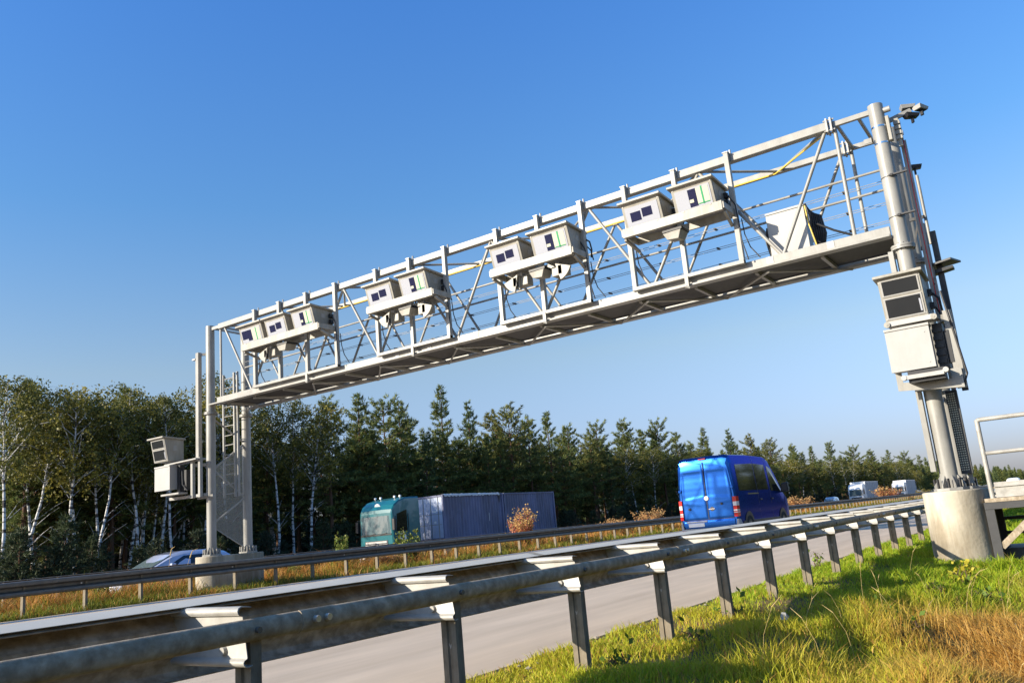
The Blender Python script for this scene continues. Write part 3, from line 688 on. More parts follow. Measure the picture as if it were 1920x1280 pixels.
def beacon(x, label):
    root = empty('beacon_box', (x, 13.8, 6.05), 0, label, 'sensor', 'box sensors under the gantry trays')
    b = MB(); b.hexa([(-.13, -.02, -.19), (.09, -.02, -.21), (.10, .28, -.18), (-.12, .28, -.16), (-.20, -.04, -.06), (.16, -.04, -.05), (.17, .32, -.03), (-.17, .32, -.03)])
    b.build('sensor_body', M['boxcream'], root, bevel=.008)
    b = MB(); b.box(-.20, .18, -.04, .32, -.045, .0); b.build('sensor_mount', M['dark'], root)
fan(-16.85, 'l', 'fan shaped scanner under the leftmost tray'); beacon(-16.25, 'small box sensor under the leftmost tray')
for x0, w_ in ((-13.14, 'second'), (-9.54, 'third')):
    fan(x0 + .60, 'l', 'left fan shaped scanner under the %s tray from the left' % w_); beacon(x0 + 1.10, 'box sensor between two fan scanners under the %s tray' % w_); fan(x0 + 1.52, 'r', 'right fan shaped scanner under the %s tray from the left' % w_)
beacon(-5.45, 'single box sensor under the rightmost tray')
# white cabinets
def cabinet(x0, x1, y0, y1, z0, z1, label):
    root = empty('white_cabinet', ((x0 + x1) / 2, y0, z0), 0, label, 'cabinet', 'white cabinets on the gantry'); w = (x1 - x0) / 2; h = z1 - z0
    MB().box(-w, w, .02, y1 - y0, 0, h).build('cabinet_body', M['white'], root, bevel=.006)
    d = MB().box(-w - .008, w + .008, 0, .018, -.008, h - .035).build('cabinet_door', M['white'], root, bevel=.004)
    MB().box(-w - .015, w + .015, -.012, y1 - y0, h - .03, h + .012).build('cabinet_lid', M['white'], root, bevel=.006)
    b = MB()
    for z in (.12, .82): b.tube((w - .07, -.006, h * z), (w - .07, .004, h * z), .014, 10)
    b.build('cabinet_lock', M['greyplate'], d)
    return root
cabinet(-2.21, -1.60, 13.68, 13.92, 2.75, 3.41, 'white cabinet on the right gantry leg below the camera housing')
cabinet(-21.56, -20.86, 13.62, 13.86, 2.80, 3.46, 'white cabinet on the left gantry leg below the camera housing')
c3 = cabinet(-3.97, -3.30, 14.62, 14.95, 5.12, 6.11, 'white cabinet standing on the gantry walkway with black cables beside it')
b = MB()
for k in range(7):
    y_ = .05 + .04 * k; b.poly([(.36, y_, 1.0 - .03 * k), (.42 + .02 * k, y_, .8), (.40 + .03 * k, y_, .45), (.46, y_ + .03, .02)], .024, 6)
b.poly([(.5, .1, .6), (.75, .15, .42), (1.05, .2, .25)], .02, 6); b.poly([(.45, .1, .3), (.6, .15, .15), (.8, .2, .05)], .014, 6)
for k in range(3): b.poly([(-.36, .08 + .05 * k, .75), (-.41, .08 + .05 * k, .5), (-.35, .1, .1), (-.33, .1, .0)], .03, 6)
b.split('cable_bundle', M['dark'], c3)
MB().poly([(.37, -.02, .95), (.39, -.03, .6), (.46, -.03, .2), (.47, -.02, .02)], .012, 6).build('yellow_cable', M['yellow'], c3, True)
# housing shelf
root = empty('mounting_shelf', (-1.85, 13.66, 3.42), 0, 'grey folded mounting shelf between camera housing and white cabinet on the right leg', 'mounting shelf')
MB().box(-.33, .38, -.02, .0, .03, .11).build('shelf_front', M['greyplate'], root, bevel=.004)
MB().box(-.33, .38, .0, .5, .07, .09).build('shelf_plate', M['greyplate'], root)
b = MB()
for x in (-.30, .36): b.tube((x, -.045, .06), (x, -.0, .06), .045, 12); b.tube((x, -.05, .06), (x, -.046, .06), .018, 8)
b.build('shelf_knob', M['boxcream'], root)
# lamps
def flood(x, y, z, rx, m, label):
    root = empty('flood_light', (x, y, z), rx, label, 'flood light', 'flood lights on the right gantry leg')
    MB().hexa([(-.10, -.07, -.02), (.10, -.05, -.02), (.10, .07, -.02), (-.10, .07, -.02), (-.12, -.09, .05), (.12, -.06, .03), (.12, .09, .03), (-.12, .09, .05)]).build('lamp_head', M[m], root, bevel=.006)
    MB().box(-.09, .09, -.05, .06, -.026, -.021).build('lamp_glass', M['glass'], root)
    MB().bar((0, 0, -.12), (0, 0, -.02), .03, .05).build('lamp_bracket', M['dark'], root)
flood(-1.36, 14.75, 7.31, .3, 'greyplate', 'grey flood light at the end of the arm on top of the right leg')
flood(-1.17, 14.8, 7.24, 1.0, 'white', 'white flood light tilted down at the tip of the top arm')
flood(-1.32, 14.7, 7.12, .6, 'dark', 'black flood light hanging below the top arm')
flood(-1.48, 15.1, 6.36, .2, 'darksteel', 'small dark lamp beside the upper pole of the right leg')
root = empty('dark_panel', (-1.30, 14.95, 4.52), 0, 'black tilted panel projecting to the right of the right gantry leg', 'panel')
MB().hexa([(-.22, -.2, -.0), (.10, -.25, .03), (.2, .25, .06), (-.22, .25, .02), (-.22, -.2, .03), (.10, -.25, .06), (.2, .25, .09), (-.22, .25, .05)]).build('panel_plate', M['dark'], root)
MB().hexa([(-.2, -.1, -.12), (.1, -.1, -.08), (.1, .1, -.08), (-.2, .1, -.12), (-.2, -.1, -.06), (.1, -.1, -.04), (.1, .1, -.04), (-.2, .1, -.06)]).build('panel_bracket', M['dark'], root)

# ------------------------------------------------------------------ platform with railing at the right
P = empty('access_platform', (-1.3, 14.2, -.2), 0, 'grey steel access platform with pipe railing beside the right concrete base', 'platform')
def pp_(b, n, m, **k):
    b.v = [(p[0] + 1.3, p[1] - 14.2, p[2] + .2) for p in b.v]; return b.build(n, M[m], P, **k)
for x in (-1.27, .9): pp_(MB().tube((x, 14.2, .72), (x, 14.2, 1.91), .034, 12), 'railing_post', 'galvwhite', smooth=True)
pp_(MB().poly([(-1.27, 14.2, 1.88), (-1.255, 14.2, 1.905), (-1.22, 14.2, 1.91), (2.5, 14.2, 1.91)], .034, 12), 'top_rail', 'galvwhite', smooth=True)
pp_(MB().tube((-1.24, 14.2, 1.41), (2.5, 14.2, 1.41), .03, 12), 'mid_rail', 'galvwhite', smooth=True)
b = MB(); b.box(-1.22, 2.5, 14.19, 14.205, .76, .98); b.box(-1.22, 2.5, 14.165, 14.19, .91, .93); pp_(b, 'kick_plate', 'galvwhite', bevel=.003)
pp_(MB().box(-1.38, 2.5, 14.15, 15.5, .70, .755), 'deck', 'galvdirty')
b = MB(); b.box(-1.40, 2.5, 14.16, 14.22, .60, .70); b.box(-1.40, 2.5, 15.44, 15.5, .58, .70); pp_(b, 'deck_beam', 'darksteel')
for x in (-1.34, 1.0):
    for y in (14.22, 15.4): pp_(MB().box(x - .06, x + .06, y - .05, y + .05, -.55, .70), 'leg', 'darksteel')
pp_(MB().bar((-1.28, 14.2, .06), (-.55, 14.2, .70), .03, .09), 'diagonal_brace', 'galvdirty')
b = MB(); b.bar((-1.3, 15.4, .42), (2.5, 15.4, .42), .04, .05); b.bar((-1.3, 15.4, .2), (2.5, 15.4, .2), .04, .05); pp_(b, 'rear_bar', 'darksteel')
b = MB(); b.box(-1.38, 2.5, 14.5, 15.45, -.4, .02); pp_(b, 'lower_step', 'darksteel')

# ------------------------------------------------------------------ vehicles
def wheel(x, y, r, w, parent):
    o = inst('wheel', None, parent) if False else None
    b = MB(); n = 28
    prof = [(-w / 2, r * .62), (-w / 2, r * .93), (-w * .38, r), (w * .38, r), (w / 2, r * .93), (w / 2, r * .62)]
    vs = [(u, q * math.cos(2 * math.pi * k / n), q * math.sin(2 * math.pi * k / n)) for k in range(n) for u, q in prof]; m = len(prof)
    b.add(vs, [(k * m + i, k * m + i + 1, ((k + 1) % n) * m + i + 1, ((k + 1) % n) * m + i) for k in range(n) for i in range(m - 1)])
    t = b.build('wheel', M['tyre'], parent, smooth=2); t.location = (x, y, r)
    b = MB(); b.tube((-w * .42, 0, 0), (w * .42, 0, 0), r * .63, 20)
    for k in range(6):
        a = k * math.pi / 3
        for s_ in (-1, 1): b.tube((s_ * w * .40, r * .38 * math.cos(a), r * .38 * math.sin(a)), (s_ * w * .47, r * .38 * math.cos(a), r * .38 * math.sin(a)), r * .10, 8)
    b.tube((-w * .5, 0, 0), (w * .5, 0, 0), r * .2, 12)
    b.build('rim', M['rim'], t, smooth=2)
    return t
class Loft:                                # body from stations (y, zb, zmid, zbelt, zroof, w, wroof)
    def __init__(s, st, sq=False): s.st = st; s.sq = sq
    def ring(s, i):
        y, zb, zm, ze, zr, w, wr = s.st[i]
        half = [(w * .90, zb), (w * .985, zb + .10 * (zm - zb) + .03), (w, zm), (w * .99, ze), (wr + (w - wr) * .25, ze + (zr - ze) * .80), (wr * .97, zr - .05 * min(1, (zr - ze) * 2)), (wr * .80, zr - .008), (wr * .4, zr)]
        if s.sq: half[4:] = [(wr + (w - wr) * .25, ze + (zr - ze) * .85), (wr, zr - .10), (wr * .96, zr - .02), (wr * .6, zr)]
        return [(u, y, v) for u, v in half] + [(-u, y, v) for u, v in half[::-1]]
    def body(s, name, m, parent):
        b = MB(); n = len(s.st); R_ = [s.ring(i) for i in range(n)]; k = len(R_[0])
        b.add([p for r in R_ for p in r], [(i * k + j, i * k + (j + 1) % k, (i + 1) * k + (j + 1) % k, (i + 1) * k + j) for i in range(n - 1) for j in range(k)] + [tuple(range(k))[::-1], tuple(range((n - 1) * k, n * k))])
        return b.build(name, m, parent, smooth=13, bevel=.0)
    def pt(s, side, y, seg, t, off=.008):   # point on the flank at station-coordinate y
        i = 0
        while i < len(s.st) - 2 and s.st[i + 1][0] < y: i += 1
        a, c = s.st[i], s.st[i + 1]; f = (y - a[0]) / (c[0] - a[0]); A, C_ = s.ring(i), s.ring(i + 1)
        p = [Vector(A[j]).lerp(Vector(C_[j]), f) for j in (seg, seg + 1)]; q = p[0].lerp(p[1], t)
        return Vector((side * (q.x + off), y, q.z))
    def flank(s, name, m, parent, side, pts, seg, off=.008):
        b = MB(); P_ = [s.pt(side, y, seg, t, off) for y, t in pts]; b.add(P_, [tuple(range(len(P_)))])
        return b.build(name, m, parent)
# --- blue van
VX, VY = -10.5, 26.3
van = empty('van', (VX, VY, 0), 0, 'blue panel van driving away in the near lanes', 'van')
st = [(0, .42, .95, 1.42, 2.44, .93, .80), (.035, .36, .95, 1.42, 2.60, .985, .86), (.16, .34, .95, 1.42, 2.69, .995, .90), (2.0, .34, .95, 1.42, 2.71, .996, .90), (3.6, .34, .95, 1.42, 2.68, .996, .89), (4.15, .34, .95, 1.42, 2.55, .994, .86), (4.55, .34, .95, 1.40, 2.28, .99, .82), (5.0, .34, .93, 1.33, 1.86, .98, .80), (5.28, .34, .90, 1.24, 1.48, .96, .80), (5.62, .36, .84, 1.10, 1.24, .92, .76), (5.85, .40, .78, .95, 1.04, .86, .66), (5.95, .46, .70, .80, .86, .78, .5)]
LV = Loft(st); body = LV.body('body', M['vanblue'], van)
def rear_surface(u, z):                    # gently barrelled tail, leaning forwards at the top
    return -.045 + .055 * max(0, (z - 1.25) / 1.3) ** 2 + .03 * max(0, (.9 - z)) ** 2 + .03 * abs(u) ** 3
def door(s_, z0, z1):
    b = MB(); rows = []; nu, nz_ = 22, 44
    for a in range(nz_ + 1):
        z = z0 + (z1 - z0) * a / nz_; row = []
        for c in range(nu + 1):
            u = .012 + (.86 - .06 * max(0, (z - 1.5))) * c / nu
            if z > 2.4: u = min(u, .83 - (z - 2.4) * .25)
            y = rear_surface(u, z)
            d = min((u - .06) / .05, (.80 - .05 * max(0, z - 1.5) - u) / .05, (z - 1.28 - .12 * (1 - u)) / .06, (2.22 - z) / .06)
            dd = max(0, min(1, d)); y += .009 * dd * dd * (3 - 2 * dd) - .003 * math.exp(-((z - 1.12 - .12 * u) / .035) ** 2) * min(1, u * 2)
            e = min(c / 1.0, (nu - c) / 1.0, a / 1.0, (nz_ - a) / 1.0)
            if e < 1: y += .02
            row.append((s_ * u, y, z))
        rows.append(row)
    b.grid(rows); return b
for s_ in (-1, 1):
    d = door(s_, .66, 2.50).build('rear_door', M['vanblue'], van, smooth=True)
    if s_ < 0:
        MB().tube((-.62, -.10 + .02, 1.02), (-.62, -.03, 1.02), .04, 12).build('lock', M['blackplastic'], d)
    else:
        MB().tube((.50, -.08, 1.12), (.50, -.03, 1.12), .04, 12).build('lock', M['blackplastic'], d)
        hd = MB(); hd.tube((.16, -.056, .98), (.16, -.03, .98), .07, 16); hd.build('handle_recess', M['blackplastic'], d)
        MB().bar((.05, -.075, .98), (.27, -.075, .98), .03, .03).build('handle', M['chrome'], d, bevel=.006)
    b = MB()
    for z in (1.62,): b.box(s_ * .90 - .05, s_ * .90 + .05, -.055, .02, z - .04, z + .04)
    b.build('door_hinge', M['vanblue'], d, bevel=.01)
gap = MB(); gap.box(-.008, .008, -.030, -.0, .42, 2.50); gap.box(-.86, .86, -.028, .0, .642, .656); gap.build('door_gap', M['blackplastic'], van)
bd = MB(); bd.tube((.01, -.075, 1.33), (.01, -.05, 1.33), .075, 24); bd = bd.build('badge', M['chrome'], van, smooth=2)
bs = MB(); bs.tube((.01, -.079, 1.33), (.01, -.0755, 1.33), .062, 24); bs = bs.build('badge_disc', M['greyplate'], bd)
b = MB()
for k in range(3):
    a = math.pi / 2 + k * 2 * math.pi / 3; c, s_ = math.cos(a), math.sin(a)
    b.add([(.01 - .012 * -s_ * 1, -.081, 1.33 - .012 * c), (.01 + c * .06, -.081, 1.33 + s_ * .06), (.01 + .012 * -s_, -.081, 1.33 + .012 * c)], [(0, 1, 2)])
b.build('badge_star', M['chrome'], bd)
lowp = MB(); rows = []
for a in range(6):
    z = .40 + .24 * a / 5; rows.append([(-.86 + 1.72 * c / 16, -.05 + (.02 if a in (0, 5) else 0) + .02 * abs(-1 + c / 8) ** 3, z) for c in range(17)])
lowp.grid(rows).build('step_panel', M['vanblue'], van, smooth=True)
pl = MB().box(-.72, -.17, -.062, -.05, .44, .56).build('number_plate', M['plate'], van, bevel=.003)
MB().box(-.78, -.06, -.07, -.05, .575, .625).build('plate_light_bar', M['bumper'], van, bevel=.006)
b = MB(); b.hexa([(-.99, -.07, .26), (.99, -.07, .26), (.99, .4, .26), (-.99, .4, .26), (-.99, -.06, .39), (.99, -.06, .39), (1.0, .4, .39), (-1.0, .4, .39)])
for s_ in (-1, 1): b.hexa([(s_ * .90, -.06, .38), (s_ * .995, -.04, .38), (s_ * 1.003, .34, .38), (s_ * .9, .34, .38), (s_ * .93, -.05, .60), (s_ * .99, -.03, .60), (s_ * 1.002, .15, .60), (s_ * .93, .15, .60)])
b.build('rear_bumper', M['bumper'], van, bevel=.02)
MB().box(-.96, -.80, -.078, -.068, .27, .335).build('reflector', M['red'], van)
for s_ in (-1, 1):
    tl = empty('tail_light', (0, 0, 0)); tl.parent = van
    for z0, z1, m_ in ((.68, .80, 'red'), (.80, .83, 'lampwhite'), (.83, .86, 'red'), (.86, .90, 'lampwhite'), (.90, 1.02, 'red'), (1.02, 1.15, 'lampwhite'), (1.15, 1.31, 'red')):
        if s_ < 0 and m_ == 'red' and z0 > 1.1: m_ = 'orange' if False else 'red'
        b = MB(); b.hexa([(s_ * .875, -.055, z0), (s_ * .985, -.03, z0), (s_ * 1.003, .17, z0), (s_ * .9, .17, z0), (s_ * .875, -.055, z1), (s_ * .985, -.03, z1), (s_ * 1.003, .17, z1), (s_ * .9, .17, z1)])
        b.build('lamp_segment', M[m_], tl)
MB().box(-.12, .12, -.01, .05, 2.585, 2.625).build('high_brake_light', M['red'], van)
for s_ in (-1, 1):
    for n_, pts in (('side_window', [(.38, .06), (.42, .90), (2.15, .94), (2.15, .06)]), ('side_window', [(2.22, .06), (2.22, .94), (3.38, .92), (3.38, .06)]), ('cab_window', [(3.62, .02), (3.62, .90), (4.10, .88), (4.5, .60), (4.80, .05)])):
        LV.flank(n_, M['vanglass'], van, s_, pts, 3)
    LV.flank('quarter_window', M['vanglass'], van, s_, [(4.86, .05), (4.60, .52), (5.0, .05)], 3)
    b = MB()
    for y_ in (2.185, 3.5): b.add([LV.pt(s_, y_ - .008, g, t, .006) for g, t in ((1, .2), (2, .5), (3, .0), (3, 1), (4, .9))] + [LV.pt(s_, y_ + .008, g, t, .006) for g, t in ((4, .9), (3, 1), (3, 0), (2, .5), (1, .2))], [(0, 1, 8, 9), (1, 2, 7, 8), (2, 3, 6, 7), (3, 4, 5, 6)])
    b.build('door_seam', M['blackplastic'], van)
    b = MB(); b.box(s_ * .985 - .02, s_ * .985 + .026, 1.1, 2.2, 1.35, 1.39); b.build('slide_track', M['chrome'], van)
    b = MB(); b.box(s_ * .985 - .02, s_ * .985 + .02, .4, 5.3, .36, .52); b.build('side_moulding', M['blackplastic'], van, bevel=.01)
    b = MB(); b.hexa([(s_ * .97, 4.75, 1.36), (s_ * 1.26, 4.80, 1.38), (s_ * 1.26, 4.95, 1.38), (s_ * .97, 4.95, 1.36), (s_ * 1.03, 4.76, 1.68), (s_ * 1.24, 4.80, 1.72), (s_ * 1.24, 4.95, 1.72), (s_ * 1.03, 4.95, 1.68)])
    b.build('mirror', M['blackplastic'], van, bevel=.03)
    b = MB()
    for y_ in (3.62, 2.4): b.box(s_ * .985 - .01, s_ * .985 + .035, y_ - .1, y_ + .1, 1.14, 1.19)
    b.build('side_handle', M['blackplastic'], van, bevel=.01)
    for y_ in (1.0, 4.62):
        a = MB(); a.tube((s_ * .7, y_, .36), (s_ * 1.004, y_, .36), .45, 24); a.build('wheel_arch', M['blackplastic'], van)
        wheel(s_ * .86 + s_ * .04, y_, .345, .23, van)
wsn = MB(); wsn.add([LV.pt(1, 4.22, 5, .0, .0) + Vector((-.05, 0, .01)), LV.pt(1, 5.22, 5, 0, 0) + Vector((-.05, 0, .01)), LV.pt(-1, 5.22, 5, 0, 0) + Vector((.05, 0, .01)), LV.pt(-1, 4.22, 5, 0, 0) + Vector((.05, 0, .01))], [(0, 1, 2, 3)])
wsn.build('windscreen', M['vanglass'], van)

# --- cars
def car(name, loc, rz, paint, label, kind='wagon', h=1.47, rear_on=False):
    root = empty(name, loc, rz, label, 'car')
    if kind == 'mpv': st = [(0, .40, .70, .92, 1.45 * h / 1.65, .80, .58), (.12, .26, .70, .95, 1.58 * h / 1.65, .88, .62), (1.2, .22, .70, .97, h, .90, .64), (2.3, .22, .70, .96, h * .985, .90, .64), (2.8, .22, .70, .94, h * .88, .90, .60), (3.45, .22, .68, .90, 1.02, .89, .62), (4.1, .24, .62, .80, .86, .84, .6), (4.35, .32, .52, .64, .68, .72, .5)]
    else: st = [(0, .42, .66, .86, .92, .78, .6), (.12, .26, .66, .92, 1.08, .86, .60), (.55, .22, .66, .94, 1.36, .89, .58), (1.2, .20, .66, .93, h, .895, .60), (2.3, .20, .66, .92, h, .895, .60), (2.75, .20, .66, .90, 1.38, .895, .58), (3.5, .20, .64, .88, .98, .89, .62), (4.3, .22, .60, .76, .82, .85, .6), (4.6, .32, .50, .60, .64, .72, .5)]
    L_ = Loft(st); L_.body('body', M[paint], root)
    for s_ in (-1, 1):
        L_.flank('side_window', M['vanglass'], root, s_, [(.62, .1), (.85, .85), (1.45, .9), (1.45, .08)], 3); L_.flank('side_window', M['vanglass'], root, s_, [(1.55, .08), (1.55, .9), (2.35, .88), (2.75, .55), (3.05, .08)], 3)
        b = MB(); b.box(s_ * .9, s_ * 1.05, 2.85, 3.02, .95, 1.08); b.build('mirror', M[paint], root, bevel=.03)
        for y_ in (.85, 3.6): wheel(s_ * .80, y_, .31, .2, root)
        b = MB(); yb = st[-1][0]; b.hexa([(s_ * .50, yb - .06, .56), (s_ * .80, yb - .30, .58), (s_ * .80, yb - .36, .58), (s_ * .5, yb - .12, .56), (s_ * .50, yb - .12, .68), (s_ * .80, yb - .34, .72), (s_ * .80, yb - .40, .72), (s_ * .5, yb - .2, .68)]); b.build('headlight', M['lampwhite'], root)
        b = MB(); b.box(s_ * .70 - .12, s_ * .70 + .12, -.02, .1, .74, .92); b.build('tail_light', M['red'], root, bevel=.02)
    i0, i1 = (3, 5) if kind == 'mpv' else (5, 6)
    a, c = st[-4 if kind != 'mpv' else -5], st[-3]
    b = MB()
    def tp(i, f=.93): r = L_.ring(i); return [Vector(r[5]) * 1, Vector(r[10]) * 1]
    A = tp(len(st) - 4); C_ = tp(len(st) - 3); o_ = Vector((0, .015, .02))
    b.add([A[0] + o_, C_[0] + o_, C_[1] + o_, A[1] + o_], [(0, 1, 2, 3)]); b.build('windscreen', M['windscreen'], root)
    A = tp(0 if kind == 'mpv' else 1); C_ = tp(1 if kind == 'mpv' else 2); 
    zt = st[2][4]
    b = MB(); b.add([(-.58, -.02 if kind == 'mpv' else .1, .96), (.58, -.02 if kind == 'mpv' else .1, .96), (.50, .10 if kind == 'mpv' else .46, zt - .2 if kind == 'mpv' else 1.30), (-.50, .10 if kind == 'mpv' else .46, zt - .2 if kind == 'mpv' else 1.30)], [(0, 1, 2, 3)]); b.build('rear_window', M['vanglass'], root)
    MB().box(-.26, .26, -.035, -.0, .56, .66).build('number_plate', M['plate'], root)
    MB().box(-.26, .26, st[-1][0] - .02, st[-1][0] + .02, .40, .50).build('number_plate', M['plate'], root)
    MB().box(-.40, .40, st[-1][0] - .06, st[-1][0] + .008, .53, .62).build('grille', M['blackplastic'], root)
    return root
car('car', (-26.9, 20.0, -.29), math.pi, 'carblue', 'pale blue car in the opposite lanes behind the left concrete base')
car('car', (-33.9, 137, -.5), math.pi, 'carsilver', 'silver car ahead of the first white lorry in the opposite lanes', 'mpv', 1.78)
car('car', (-8.9, 130, 0), 0, 'truckwhite', 'white car driving away far off at the right edge of the picture', 'mpv', 1.60)

# --- lorries (front faces -Y)
def lorry(loc, paint, label, star=False, box=None, detail=True):
    root = empty('lorry', loc, 0, label, 'lorry')
    st = [(0, .45, 1.15, 1.75, 2.80, 1.16, 1.12), (.05, .38, 1.15, 1.75, 2.98, 1.23, 1.18), (.22, .36, 1.15, 1.75, 3.22, 1.25, 1.20), (.6, .36, 1.15, 1.75, 3.46, 1.25, 1.21), (1.1, .36, 1.15, 1.75, 3.60, 1.25, 1.21), (2.2, .36, 1.15, 1.75, 3.62, 1.25, 1.21)]
    L_ = Loft(st, True); L_.body('cab', M[paint], root)
    # windscreen
    b = MB(); rows = []
    for a in range(5):
        z = 1.72 + .93 * a / 4; rows.append([(u * (1.10 - .03 * a / 4), -.035 + .012 * a / 4 + .035 * abs(u) ** 6, z) for u in np.linspace(-1, 1, 13)])
    b.grid(rows).build('windscreen', M['windscreen'], root, smooth=True)
    b = MB(); rows = []
    for a in range(4):
        z = 2.66 + .13 * a; rows.append([(u * 1.12, -.16 + .045 * a + .10 * abs(u) ** 3, z) for u in np.linspace(-1, 1, 13)])
    b.grid(rows).build('sun_visor', M['blackplastic' if star else paint], root, smooth=True) if not star else None
    b = MB(); b.box(-1.12, 1.12, -.03, .1, 1.62, 1.70); b.build('scuttle', M['blackplastic'], root)
    b = MB()
    for x in (-.55, .3): b.bar((x, -.05, 1.66), (x + .5, -.05, 1.74), .02, .03)
    b.build('wiper', M['dark'], root)
    g = MB()
    for k in range(4): g.hexa([(-.86 + .03 * k, -.05, .72 + .165 * k), (.86 - .03 * k, -.05, .72 + .165 * k), (.86, .03, .72 + .165 * k), (-.86, .03, .72 + .165 * k), (-.86 + .03 * k, -.05, .83 + .165 * k), (.86 - .03 * k, -.05, .83 + .165 * k), (.86, .03, .83 + .165 * k), (-.86, .03, .83 + .165 * k)])
    gr = g.build('grille', M['greyplate'] if star else M['blackplastic'], root, bevel=.01)
    MB().box(-.84, .84, -.02, .02, .74, 1.36).build('grille_back', M['dark'], root)
    if star:
        b = MB(); b.poly([(.19 * math.cos(t), -.09, 1.05 + .19 * math.sin(t)) for t in np.linspace(0, 2 * math.pi, 25)], .016, 6)
        for k in range(3):
            a = math.pi / 2 + k * 2 * math.pi / 3; c, s_ = math.cos(a), math.sin(a)
            b.prism([(-.035 * -s_, -.035 * c), (c * .19, s_ * .19), (.035 * -s_, .035 * c)], lambda u, v, t: (u, -.10 + .03 * t, 1.05 + v))
        b.build('emblem', M['chrome'], gr)
    MB().hexa([(-1.24, -.12, .25), (1.24, -.12, .25), (1.25, .5, .25), (-1.25, .5, .25), (-1.24, -.10, .66), (1.24, -.10, .66), (1.25, .5, .66), (-1.25, .5, .66)]).build('bumper', M['bumper'] if star else M[paint], root, bevel=.04)
    MB().box(-.26, .26, -.135, -.122, .36, .47).build('number_plate', M['plate'], root)
    for s_ in (-1, 1):
        MB().box(s_ * .98 - .2, s_ * .98 + .2, -.135, -.11, .42, .60).build('headlight', M['lampwhite'], root, bevel=.02)
        wn = LV_flank = L_.flank('side_window', M['vanglass'], root, s_, [(.30, .02), (.36, .72), (1.15, .74), (1.15, .02)], 3, .012)
        b = MB(); b.box(s_ * 1.27, s_ * 1.45, -.1, .08, 1.85, 2.45); b.bar((s_ * 1.2, .1, 2.5), (s_ * 1.38, .0, 2.5), .04, .04); b.build('mirror', M['blackplastic'], root, bevel=.03)
        MB().box(s_ * 1.235, s_ * 1.262, .22, .24, 1.0, 2.6).build('door_seam', M['dark'], root); MB().box(s_ * 1.235, s_ * 1.262, 1.24, 1.26, 1.0, 2.7).build('door_seam', M['dark'], root)
        if star:
            MB().tube((s_ * 1.25, .75, 1.42), (s_ * 1.264, .75, 1.42), .26, 24).build('door_roundel', M['plate'], root)
        a = MB(); a.tube((s_ * .9, 1.25, .52), (s_ * 1.262, 1.25, .52), .62, 24); a.build('wheel_arch', M['blackplastic'], root)
        wheel(s_ * 1.08, 1.25, .52, .32, root)
    if star:
        b = MB(); b.tube((0, .262, 3.14), (0, .22, 3.12), .22, 20); b.build('roof_roundel', M['plate'], root)
        for k, x in enumerate((-.9, -.5, .55, .95)):
            b = MB(); b.tube((x, 1.0, 3.54), (x, 1.0, 3.64), .02, 6); b.tube((x, .95, 3.66), (x, 1.05, 3.66), .06, 10); b.build('roof_lamp', M['lampwhite'], root)
    L0 = 14.2 if box is None else box
    b = MB(); b.box(-.45, .45, 2.2, L0, .75, 1.0); b.box(-1.1, 1.1, 3.0, 3.3, .7, 1.0)
    b.build('chassis', M['darksteel'], root)
    for y_ in ([4.6, 10.2, 11.5, 12.8] if L0 > 10 else [L0 - 2.2]):
        for s_ in (-1, 1): wheel(s_ * 1.05, y_, .5, .34, root)
    MB().box(1.05, 1.2, 5.6, 9.0, .5, 1.0).build('side_guard', M['greyplate'], root); MB().box(-1.2, -1.05, 5.6, 9.0, .5, 1.0).build('side_guard', M['greyplate'], root)
    if box is not None:
        b = MB(); b.box(-1.26, 1.26, 2.45, L0, 1.0, 4.0); bx = b.build('box_body', M['boxgrey'], root, bevel=.03)
        MB().box(-1.27, 1.27, 2.40, 2.46, 1.0, 4.01).build('box_headboard', M['truckwhite'], bx, bevel=.02)
        b = MB()
        for k in range(8): b.box(1.262, 1.27, 2.6 + k * (L0 - 2.7) / 8, 2.66 + k * (L0 - 2.7) / 8, 1.02, 3.95)
        b.box(1.262, 1.275, 2.46, L0, 3.9, 4.0); b.build('box_strap', M['truckwhite'], bx)
    return root
TZ = -.47
TX, TY = -32.35, 33.5
lorry((TX, TY, TZ), 'teal', 'teal cab lorry carrying blue containers in the opposite lanes', True)
